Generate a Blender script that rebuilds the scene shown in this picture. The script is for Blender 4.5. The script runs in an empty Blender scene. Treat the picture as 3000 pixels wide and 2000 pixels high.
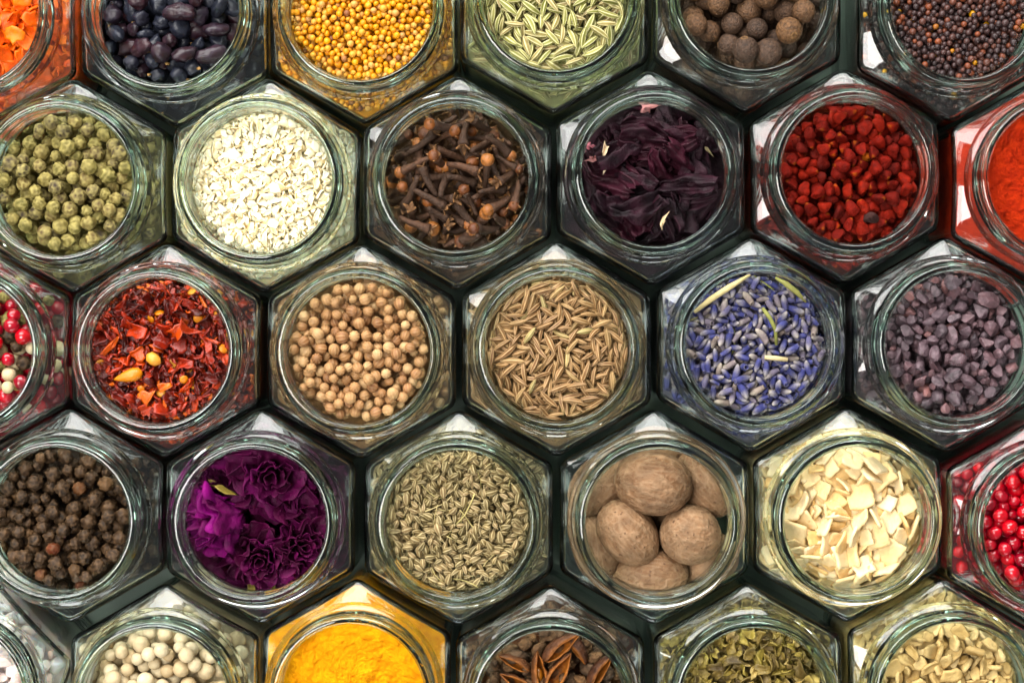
import bpy, bmesh, math, random
import numpy as np
from mathutils import Vector, Matrix, Euler, noise

random.seed(7)
rng = np.random.default_rng(7)
S = 0.001                      # everything below is authored in millimetres
K = 0.0968                     # millimetres per pixel of the 3000 px photo at shoulder height
ZS = 46.5                      # height of the jar shoulder edge
CAMD = 540.0
scene = bpy.context.scene
C = scene.collection

# ------------------------------------------------------------------ camera
cd = bpy.data.cameras.new('camera')
cam = bpy.data.objects.new('camera', cd)
C.objects.link(cam)
cam.location = (0, 0, (ZS + CAMD) * S)
cam.rotation_euler = (0, 0, 0)
cd.sensor_width = 36.0
cd.lens = 36.0 * CAMD / (3000 * K)
cd.clip_start = 0.01
cd.clip_end = 20
scene.camera = cam

# ------------------------------------------------------------------ light
world = bpy.data.worlds.new('World')
scene.world = world
world.use_nodes = True
bg = world.node_tree.nodes['Background']
bg.inputs[0].default_value = (0.95, 0.98, 1.0, 1)
bg.inputs[1].default_value = 0.25


def area_light(name, loc, target, sx, sy, power, col):
    ld = bpy.data.lights.new(name, 'AREA')
    ld.shape = 'RECTANGLE'
    ld.size = sx * S
    ld.size_y = sy * S
    ld.energy = power
    ld.color = col
    o = bpy.data.objects.new(name, ld)
    C.objects.link(o)
    o.location = Vector(loc) * S
    d = Vector(target) * S - o.location
    o.rotation_euler = d.to_track_quat('-Z', 'Y').to_euler()
    return o


area_light('window_light', (-170, 620, 560), (-20, 20, 40), 1120, 460, 20.0, (1.0, 0.985, 0.96))
area_light('softbox_light', (-330, -60, 800), (0, 0, 40), 300, 380, 7.0, (1.0, 0.97, 0.93))
area_light('low_light', (60, -900, 260), (0, 0, 50), 900, 160, 5.0, (0.97, 0.98, 1.0))

vs = scene.view_settings
vs.view_transform = 'Standard'
vs.look = 'None'
vs.exposure = 0.0
vs.gamma = 1.0
vs.use_curve_mapping = False
cy = scene.cycles
cy.use_denoising = True
cy.max_bounces = 18
cy.transmission_bounces = 16
cy.glossy_bounces = 8
cy.diffuse_bounces = 3
cy.caustics_reflective = True
cy.caustics_refractive = True
cy.sample_clamp_indirect = 6.0
cy.blur_glossy = 0.2


# ------------------------------------------------------------------ mesh helpers
class Tm:
    """A template: vertices in mm, triangles, a 0..1 tint per vertex, half extents."""
    def __init__(self, v, f, t=None):
        self.v = np.asarray(v, dtype=np.float64)
        self.f = np.asarray(f, dtype=np.int32)
        self.t = np.zeros(len(self.v)) if t is None else np.asarray(t, dtype=np.float64)
        lo, hi = self.v.min(0), self.v.max(0)
        self.v = self.v - (lo + hi) / 2
        self.ext = (hi - lo) / 2
        self.mesh = {}


def mesh_np(name, v, f, attrs=None, mat=None, smooth=True):
    me = bpy.data.meshes.new(name)
    n, m = len(v), len(f)
    me.vertices.add(n)
    me.vertices.foreach_set('co', (np.asarray(v) * S).astype(np.float32).ravel())
    me.loops.add(m * 3)
    me.loops.foreach_set('vertex_index', np.asarray(f, dtype=np.int32).ravel())
    me.polygons.add(m)
    me.polygons.foreach_set('loop_start', np.arange(0, m * 3, 3, dtype=np.int32))
    me.polygons.foreach_set('use_smooth', np.full(m, smooth, dtype=bool))
    me.update(calc_edges=True)
    for k, a in (attrs or {}).items():
        at = me.attributes.new(k, 'FLOAT', 'POINT')
        at.data.foreach_set('value', np.asarray(a, dtype=np.float32))
    if mat:
        me.materials.append(mat)
    return me


def ico(sub):
    bm = bmesh.new()
    bmesh.ops.create_icosphere(bm, subdivisions=sub, radius=1.0)
    v = np.array([x.co[:] for x in bm.verts])
    f = np.array([[x.index for x in p.verts] for p in bm.faces])
    bm.free()
    return v, f


ICO = {k: ico(k) for k in (1, 2, 3, 4)}


def nz(p, f, seed=0.0):
    return noise.noise(Vector((p[0] * f + seed, p[1] * f - seed * 1.7, p[2] * f + seed * 0.6)))


def nzs(v, f, seed=0.0):
    return np.array([nz(p, f, seed) for p in v])


def grid_tris(nu, nv, wrap_u=True):
    """vertex index = j*nu + i, i round the ring, j along"""
    f = []
    for j in range(nv - 1):
        for i in range(nu if wrap_u else nu - 1):
            a, b = j * nu + i, j * nu + (i + 1) % nu
            c, d = a + nu, b + nu
            f.append((a, b, d))
            f.append((a, d, c))
    return f


# ------------------------------------------------------------------ piece templates (mm)
def t_sphere(d, sub=2, rough=0.03, freq=1.3, seed=0, squash=1.0):
    v, f = ICO[sub]
    n = nzs(v, freq, seed)
    v = v * (1 + rough * n)[:, None] * d / 2
    v = v * np.array([1.0, 1.0 - 0.12 * abs(math.sin(seed * 3.1)), squash])
    return Tm(v, f, np.clip(0.5 + n * 0.6, 0, 1))


def t_wrinkled(d, sub=3, depth=0.13, freq=1.9, seed=0, lump=0.08):
    v, f = ICO[sub]
    out, t = [], []
    for p in v:
        n = nz(p, freq, seed)
        n2 = nz(p, freq * 2.1, seed + 9)
        ridge = 1 - min(1.0, abs(n) * 2.6) ** .8
        ridge2 = 1 - min(1.0, abs(n2) * 2.6) ** .8
        k = 1 - depth + depth * min(1, 0.75 * ridge + 0.4 * ridge2) + lump * nz(p, 1.0, seed + 4)
        out.append(p * k * d / 2)
        t.append(min(1, 0.75 * ridge + .4 * ridge2))
    return Tm(out, f, t)


def t_ridged(L, W, nr, seed=0, bend=0.0, taper=0.25, amp=0.09, nlat=9, flat=0.85, per=4, droplet=0.0, tail=0.0):
    """A ridged seed along x: pointed ends, nr pale ribs."""
    nu = nr * per
    v, t = [], []
    rr = random.Random(seed)
    for j in range(nlat):
        s = -1 + 2 * j / (nlat - 1)
        prof = max(0.0, 1 - abs(s) ** (2.2 - taper * 1.2)) ** (0.5 + taper * 0.5)
        prof *= 1 + droplet * (-s)
        prof = max(prof, 0.03)
        for i in range(nu):
            a = 2 * math.pi * i / nu
            c = math.cos(a * nr)
            r = W / 2 * prof * (1 + amp * c)
            x = s * L / 2
            v.append((x, r * math.cos(a), flat * r * math.sin(a) + bend * (s * s) * L * 0.5))
            t.append(max(0.0, c) ** 1.5)
    f = grid_tris(nu, nlat)
    a0 = len(v)
    v.append((-L / 2 * 1.03, 0, bend * L * 0.5)); t.append(0.3)
    v.append((L / 2 * 1.03, 0, bend * L * 0.5)); t.append(0.3)
    for i in range(nu):
        f.append((a0, (i + 1) % nu, i))
        b = (nlat - 1) * nu
        f.append((a0 + 1, b + i, b + (i + 1) % nu))
    if tail > 0:
        base = len(v)
        for k, x in enumerate((L / 2 * 0.95, L / 2 + tail)):
            for q in range(4):
                a = q * math.pi / 2
                v.append((x, 0.13 * math.cos(a) + (0.25 * tail if k else 0), 0.13 * math.sin(a) + bend * L * 0.5))
                t.append(0.9)
        for q in range(4):
            a, b = base + q, base + (q + 1) % 4
            f += [(a, b, b + 4), (a, b + 4, a + 4)]
    return Tm(v, f, t)


def t_ridged_ball(d, nr, seed=0, amp=0.05, nlat=11, per=4):
    """Coriander: a ball with meridian ribs and a tiny beak."""
    nu = nr * per
    v, t = [], []
    for j in range(nlat):
        ph = math.pi * (j + 0.35) / (nlat - 0.3)
        for i in range(nu):
            a = 2 * math.pi * i / nu + 0.25 * math.sin(ph * 2)
            c = math.cos(a * nr)
            r = d / 2 * (1 + amp * c * math.sin(ph)) * (1 + 0.03 * nz((math.cos(a), math.sin(a), ph), 1.2, seed))
            v.append((1.08 * r * math.cos(ph), r * math.sin(ph) * math.cos(a), r * math.sin(ph) * math.sin(a)))
            t.append(max(0.0, c) ** 2)
    f = grid_tris(nu, nlat)
    f = [(a, c, b) for a, b, c in f]
    a0 = len(v)
    v.append((d / 2 * 1.24, 0, 0)); t.append(0)
    v.append((-d / 2 * 1.06, 0, 0)); t.append(0)
    for i in range(nu):
        f.append((a0, i, (i + 1) % nu))
        b = (nlat - 1) * nu
        f.append((a0 + 1, b + (i + 1) % nu, b + i))
    return Tm(v, f, t)


def t_flake(L, W, th, seed=0, curl=0.12, rough=0.12, square=0.0, seg=14, rings=4, fold=0.0):
    """An irregular chip with real thickness: curled, crumpled, with an uneven outline."""
    rr = random.Random(seed * 13 + 5)
    rad = []
    for i in range(seg):
        a = 2 * math.pi * i / seg
        base = 1.0
        if square > 0:
            q = 1 / max(abs(math.cos(a)), abs(math.sin(a)))
            base = 1 + square * (min(q, 1.36) - 1)
        rad.append(base * (1 + rr.uniform(-rough, rough) * 1.5))
    cx, cyv, sk = rr.uniform(-curl, curl) * 1.6, rr.uniform(-curl, curl) * 1.6, rr.uniform(-curl, curl)
    fa = rr.uniform(0, math.pi)
    top, bot, t = [], [], []

    def z_at(x, y):
        u, w = x / (L / 2), y / (W / 2)
        z = (cx * u * u + cyv * w * w + sk * u * w) * L / 2
        z += rough * 0.55 * L * 0.5 * nz((u, w, 0.3), 1.5, seed)
        if fold:
            d = u * math.cos(fa) + w * math.sin(fa)
            z += fold * L * 0.5 * abs(d - 0.15)
            z += fold * 0.2 * L * math.sin(d * 7 + seed) * 0.4
        return z
    pts = [(0.0, 0.0)]
    for k in range(1, rings + 1):
        for i in range(seg):
            a = 2 * math.pi * i / seg
            r = rad[i] * k / rings
            pts.append((r * math.cos(a) * L / 2, r * math.sin(a) * W / 2))
    n = len(pts)
    v = []
    for sgn in (1, -1):
        for q, (x, y) in enumerate(pts):
            k = 0 if q == 0 else (q - 1) // seg + 1
            e = 1.0 if k < rings else 0.55
            v.append((x, y, z_at(x, y) + sgn * th / 2 * e))
            t.append(0.5 + 0.6 * nz((x, y, sgn), 0.5, seed) if k < rings else 0.85)
    f = []
    for s, off in ((1, 0), (-1, n)):
        for i in range(seg):
            j = (i + 1) % seg
            tri = (off, off + 1 + i, off + 1 + j)
            f.append(tri if s > 0 else tri[::-1])
            for k in range(rings - 1):
                a, b = off + 1 + k * seg + i, off + 1 + k * seg + j
                c, d = a + seg, b + seg
                for tri in ((a, c, d), (a, d, b)):
                    f.append(tri if s > 0 else tri[::-1])
    o = 1 + (rings - 1) * seg
    for i in range(seg):
        j = (i + 1) % seg
        a, b, c, d = o + i, o + j, n + o + i, n + o + j
        f += [(a, c, d), (a, d, b)]
    return Tm(v, f, np.clip(t, 0, 1))


def t_rock(d, seed=0, sub=3, cuts=9, stretch=(1, 0.85, 0.75), rough=0.05, keep=0.62):
    rr = random.Random(seed * 7 + 1)
    v, f = ICO[sub]
    v = v.copy()
    for _ in range(cuts):
        n = Vector((rr.gauss(0, 1), rr.gauss(0, 1), rr.gauss(0, 1))).normalized()
        n = np.array(n)
        h = rr.uniform(keep, 0.92)
        dd = v @ n - h
        v = v - np.outer(np.maximum(dd, 0) * 0.93, n)
    v = v * (1 + rough * nzs(v, 3.0, seed) + rough * 0.6 * nzs(v, 7.0, seed + 3))[:, None]
    v = v * np.array(stretch) * d / 2
    return Tm(v, f, np.clip(0.5 + nzs(v, 0.9, seed), 0, 1))


def t_annatto(d, seed=0):
    """A blunt three-sided seed, hollowed on its faces."""
    rr = random.Random(seed * 3 + 2)
    v, f = ICO[3]
    out, t = [], []
    a0 = rr.uniform(0, 6.28)
    for p in v:
        x, y, z = p
        tap = 0.62 + 0.38 * (1 - x) * 0.5 * 1.5            # wide end at -x, point at +x
        ang = math.atan2(z, y)
        tri = 1 - 0.16 * math.cos(3 * ang + a0)
        dent = 0.27 * math.exp(-((x + 0.1) ** 2 * 2.5 + (z - 0.9) ** 2 * 3)) + 0.24 * math.exp(-((x - 0.1) ** 2 * 3 + (y + 0.8) ** 2 * 3))
        k = (1 - dent) * (1 + 0.08 * nz(p, 1.6, seed))
        out.append((x * 1.08 * k * d / 2, y * tap * tri * k * d / 2, z * tap * tri * 0.82 * k * d / 2))
        t.append(1.0 if (x > 0.93) else 0.0)
    return Tm(out, f, t)


def t_bud(L, W, seed=0):
    """Lavender bud: a ribbed tube, narrow at the stalk, frayed open at the other end."""
    rr = random.Random(seed)
    nu, prof = 16, [(-1, .28), (-.85, .55), (-.45, .92), (0, 1.0), (.45, .93), (.8, .78), (1.0, .74), (.92, .5), (.5, .4)]
    v, t = [], []
    bend = rr.uniform(-.08, .08)
    for s, r in prof:
        for i in range(nu):
            a = 2 * math.pi * i / nu
            rib = 1 + 0.09 * math.cos(a * 8)
            v.append((s * L / 2 + (0.1 * math.cos(a * 4) if s > .95 else 0), r * rib * W / 2 * math.cos(a), r * rib * W / 2 * math.sin(a) + bend * s * s * L))
            t.append(min(1, max(0, (-s) * 0.55 + 0.05 + (0.75 if s > .93 else 0) + 0.25 * nz((s, a, 0), 1.2, seed))))
    f = grid_tris(nu, len(prof))
    a0 = len(v)
    v.append((-L / 2 * 1.05, 0, bend * L)); t.append(0.9)
    v.append((L / 2 * .4, 0, 0)); t.append(0)
    for i in range(nu):
        f.append((a0, (i + 1) % nu, i))
        b = (len(prof) - 1) * nu
        f.append((a0 + 1, b + i, b + (i + 1) % nu))
    return Tm(v, f, t)


def tube_arr(path, radii, n=8, ecc=1.0):
    """vertices and triangles of a tapered tube through a list of points"""
    path = [Vector(p) for p in path]
    v = []
    for k, p in enumerate(path):
        d = (path[min(k + 1, len(path) - 1)] - path[max(k - 1, 0)]).normalized()
        up = Vector((0, 0, 1)) if abs(d.z) < 0.9 else Vector((1, 0, 0))
        s = d.cross(up).normalized()
        u = s.cross(d)
        for i in range(n):
            a = 2 * math.pi * i / n
            v.append(tuple(p + (s * math.cos(a) + u * math.sin(a) * ecc) * radii[k]))
    f = grid_tris(n, len(path))
    a0 = len(v)
    v += [tuple(path[0]), tuple(path[-1])]
    for i in range(n):
        f.append((a0, (i + 1) % n, i))
        b = (len(path) - 1) * n
        f.append((a0 + 1, b + i, b + (i + 1) % n))
    return v, f


def t_stick(L, d, seed=0, bend=0.1, tint=0.5, n=6):
    rr = random.Random(seed)
    pts, rad = [], []
    for k in range(6):
        s = -1 + 2 * k / 5
        pts.append((s * L / 2, bend * L * (s * s - 0.3) * rr.uniform(.7, 1.2), rr.uniform(-.02, .02) * L))
        rad.append(d / 2 * rr.uniform(.8, 1.1))
    v, f = tube_arr(pts, rad, n)
    return Tm(v, f, [tint] * len(v))


def t_clove_stem(L, seed=0):
    """Stem of a clove with four spread sepals at the head end (+x)."""
    rr = random.Random(seed)
    bend = rr.uniform(-.08, .08)
    path, rad = [], []
    for k in range(10):
        s = k / 9
        path.append((-L / 2 + s * L * 0.8, bend * L * math.sin(s * 3), 0.25 * nz((s * 4, seed, 0), 1)))
        rad.append((0.7 + 0.62 * s + (0.25 if k >= 8 else 0)) * (1 + 0.12 * nz((s * 9, 2, seed), 1)))
    v, f = tube_arr(path, rad, 10, 0.85)
    t = [0.08] * len(v)
    tip = Vector(path[-1])
    for q in range(4):
        a = q * math.pi / 2 + 0.4
        dirv = Vector((0.75, math.cos(a) * rr.uniform(.8, 1.3), math.sin(a) * rr.uniform(.8, 1.3))).normalized()
        side = dirv.cross(Vector((1, 0, 0))).normalized()
        b = tip + dirv * 0.3 - Vector((0.3, 0, 0))
        m = tip + dirv * 1.5
        e = tip + dirv * rr.uniform(2.2, 2.8)
        nrm = side.cross(dirv) * 0.16
        o = len(v)
        for P, w in ((b, .75), (m, .6), (e, .05)):
            for sg, up in ((-1, 1), (1, 1), (1, -1), (-1, -1)):
                v.append(tuple(P + side * w * sg + nrm * up))
                t.append(0.35 if P is not e else 0.8)
        for r in range(2):
            for i in range(4):
                a_, b_ = o + r * 4 + i, o + r * 4 + (i + 1) % 4
                f += [(a_, b_, b_ + 4), (a_, b_ + 4, a_ + 4)]
    return Tm(v, f, t), tip


# ------------------------------------------------------------------ materials
def nodes_of(m):
    m.use_nodes = True
    nt = m.node_tree
    b = nt.nodes['Principled BSDF']
    return nt, b


def link(nt, a, b):
    nt.links.new(a, b)


def spice_mat(name, ramp, rough=0.6, spec=0.3, tint=None, tint_amt=1.0, nscale=900, namt=0.35, bump=0.25, bscale=2200,
              sss=0.0, coat=0.0, speck=None, sat=1.08):
    """ramp: colours a piece may have; tint: colour where the piece's own tint attribute is high (ribs, tips, ends)."""
    m = bpy.data.materials.new(name)
    nt, b = nodes_of(m)
    N = nt.nodes
    oi = N.new('ShaderNodeObjectInfo')
    sep = N.new('ShaderNodeSeparateColor')
    link(nt, oi.outputs['Color'], sep.inputs[0])
    at = N.new('ShaderNodeAttribute'); at.attribute_name = 'rnd'
    add = N.new('ShaderNodeMath'); add.operation = 'ADD'
    link(nt, sep.outputs[0], add.inputs[0]); link(nt, at.outputs['Fac'], add.inputs[1])
    cr = N.new('ShaderNodeValToRGB')
    el = cr.color_ramp.elements
    el[0].position, el[0].color = ramp[0][0], (*ramp[0][1], 1)
    el[1].position, el[1].color = ramp[-1][0], (*ramp[-1][1], 1)
    for p, c in ramp[1:-1]:
        e = el.new(p); e.color = (*c, 1)
    link(nt, add.outputs[0], cr.inputs[0])
    col = cr.outputs[0]
    if tint:
        ta = N.new('ShaderNodeAttribute'); ta.attribute_name = 'tint'
        mul = N.new('ShaderNodeMath'); mul.operation = 'MULTIPLY'
        mul.inputs[1].default_value = tint_amt
        link(nt, ta.outputs['Fac'], mul.inputs[0])
        mx = N.new('ShaderNodeMix'); mx.data_type = 'RGBA'
        link(nt, mul.outputs[0], mx.inputs[0]); link(nt, col, mx.inputs[6])
        mx.inputs[7].default_value = (*tint, 1)
        col = mx.outputs[2]
    tc = N.new('ShaderNodeTexCoord')
    w10 = N.new('ShaderNodeMath'); w10.operation = 'MULTIPLY'; w10.inputs[1].default_value = 37.0
    link(nt, add.outputs[0], w10.inputs[0])
    no = N.new('ShaderNodeTexNoise'); no.noise_dimensions = '4D'
    no.inputs['Scale'].default_value = nscale; no.inputs['Detail'].default_value = 3
    link(nt, tc.outputs['Object'], no.inputs['Vector']); link(nt, w10.outputs[0], no.inputs['W'])
    mr = N.new('ShaderNodeMapRange')
    mr.inputs[1].default_value, mr.inputs[2].default_value = 0.3, 0.7
    mr.inputs[3].default_value, mr.inputs[4].default_value = 1 - namt, 1 + namt * 0.7
    link(nt, no.outputs['Fac'], mr.inputs[0])
    hs = N.new('ShaderNodeHueSaturation')
    hs.inputs['Saturation'].default_value = sat
    link(nt, mr.outputs[0], hs.inputs['Value']); link(nt, col, hs.inputs['Color'])
    col = hs.outputs[0]
    if speck:
        sc, colr, th = speck
        vo = N.new('ShaderNodeTexNoise'); vo.inputs['Scale'].default_value = sc; vo.inputs['Detail'].default_value = 2
        link(nt, tc.outputs['Object'], vo.inputs['Vector'])
        m2 = N.new('ShaderNodeMapRange'); m2.inputs[1].default_value = th; m2.inputs[2].default_value = th + 0.05
        link(nt, vo.outputs['Fac'], m2.inputs[0])
        mx = N.new('ShaderNodeMix'); mx.data_type = 'RGBA'
        link(nt, m2.outputs[0], mx.inputs[0]); link(nt, col, mx.inputs[6]); mx.inputs[7].default_value = (*colr, 1)
        col = mx.outputs[2]
    link(nt, col, b.inputs['Base Color'])
    b.inputs['Roughness'].default_value = rough
    b.inputs['Specular IOR Level'].default_value = spec
    if coat:
        b.inputs['Coat Weight'].default_value = coat
        b.inputs['Coat Roughness'].default_value = 0.12
    if sss:
        b.inputs['Subsurface Weight'].default_value = sss
        b.inputs['Subsurface Radius'].default_value = (0.001, 0.0007, 0.0005)
        b.inputs['Subsurface Scale'].default_value = 1.0
    if bump:
        n2 = N.new('ShaderNodeTexNoise'); n2.inputs['Scale'].default_value = bscale; n2.inputs['Detail'].default_value = 3
        link(nt, tc.outputs['Object'], n2.inputs['Vector'])
        bp = N.new('ShaderNodeBump'); bp.inputs['Strength'].default_value = bump; bp.inputs['Distance'].default_value = 0.0006
        link(nt, n2.outputs['Fac'], bp.inputs['Height']); link(nt, bp.outputs[0], b.inputs['Normal'])
    return m


def glass_mat():
    m = bpy.data.materials.new('clear_glass')
    nt, b = nodes_of(m)
    N = nt.nodes
    b.inputs['Base Color'].default_value = (0.975, 0.985, 0.98, 1)
    b.inputs['Roughness'].default_value = 0.012
    b.inputs['IOR'].default_value = 1.5
    b.inputs['Transmission Weight'].default_value = 1.0
    tc = N.new('ShaderNodeTexCoord')
    no = N.new('ShaderNodeTexNoise'); no.inputs['Scale'].default_value = 85; no.inputs['Detail'].default_value = 2
    link(nt, tc.outputs['Object'], no.inputs['Vector'])
    bp = N.new('ShaderNodeBump'); bp.inputs['Strength'].default_value = 0.035; bp.inputs['Distance'].default_value = 0.001
    link(nt, no.outputs['Fac'], bp.inputs['Height']); link(nt, bp.outputs[0], b.inputs['Normal'])
    va = N.new('ShaderNodeVolumeAbsorption')
    va.inputs['Color'].default_value = (0.42, 0.86, 0.64, 1)
    va.inputs['Density'].default_value = 32
    link(nt, va.outputs[0], nt.nodes['Material Output'].inputs['Volume'])
    return m


def table_mat():
    m = bpy.data.materials.new('dark_table')
    nt, b = nodes_of(m)
    N = nt.nodes
    tc = N.new('ShaderNodeTexCoord')
    no = N.new('ShaderNodeTexNoise'); no.inputs['Scale'].default_value = 30; no.inputs['Detail'].default_value = 6
    link(nt, tc.outputs['Object'], no.inputs['Vector'])
    cr = N.new('ShaderNodeValToRGB')
    cr.color_ramp.elements[0].color = (0.075, 0.12, 0.09, 1)
    cr.color_ramp.elements[1].color = (0.13, 0.19, 0.145, 1)
    link(nt, no.outputs['Fac'], cr.inputs[0]); link(nt, cr.outputs[0], b.inputs['Base Color'])
    b.inputs['Roughness'].default_value = 0.55
    return m


def powder_mat(name, c1, c2):
    m = bpy.data.materials.new(name)
    nt, b = nodes_of(m)
    N = nt.nodes
    tc = N.new('ShaderNodeTexCoord')
    no = N.new('ShaderNodeTexNoise'); no.inputs['Scale'].default_value = 260; no.inputs['Detail'].default_value = 8
    no.inputs['Roughness'].default_value = 0.7
    link(nt, tc.outputs['Object'], no.inputs['Vector'])
    cr = N.new('ShaderNodeValToRGB')
    cr.color_ramp.elements[0].position, cr.color_ramp.elements[0].color = 0.35, (*c1, 1)
    cr.color_ramp.elements[1].position, cr.color_ramp.elements[1].color = 0.65, (*c2, 1)
    link(nt, no.outputs['Fac'], cr.inputs[0]); link(nt, cr.outputs[0], b.inputs['Base Color'])
    b.inputs['Roughness'].default_value = 0.95
    b.inputs['Specular IOR Level'].default_value = 0.1
    n2 = N.new('ShaderNodeTexNoise'); n2.inputs['Scale'].default_value = 1100; n2.inputs['Detail'].default_value = 6
    n2.inputs['Roughness'].default_value = 0.75
    link(nt, tc.outputs['Object'], n2.inputs['Vector'])
    bp = N.new('ShaderNodeBump'); bp.inputs['Strength'].default_value = 0.75; bp.inputs['Distance'].default_value = 0.0018
    link(nt, n2.outputs['Fac'], bp.inputs['Height']); link(nt, bp.outputs[0], b.inputs['Normal'])
    return m


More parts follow.
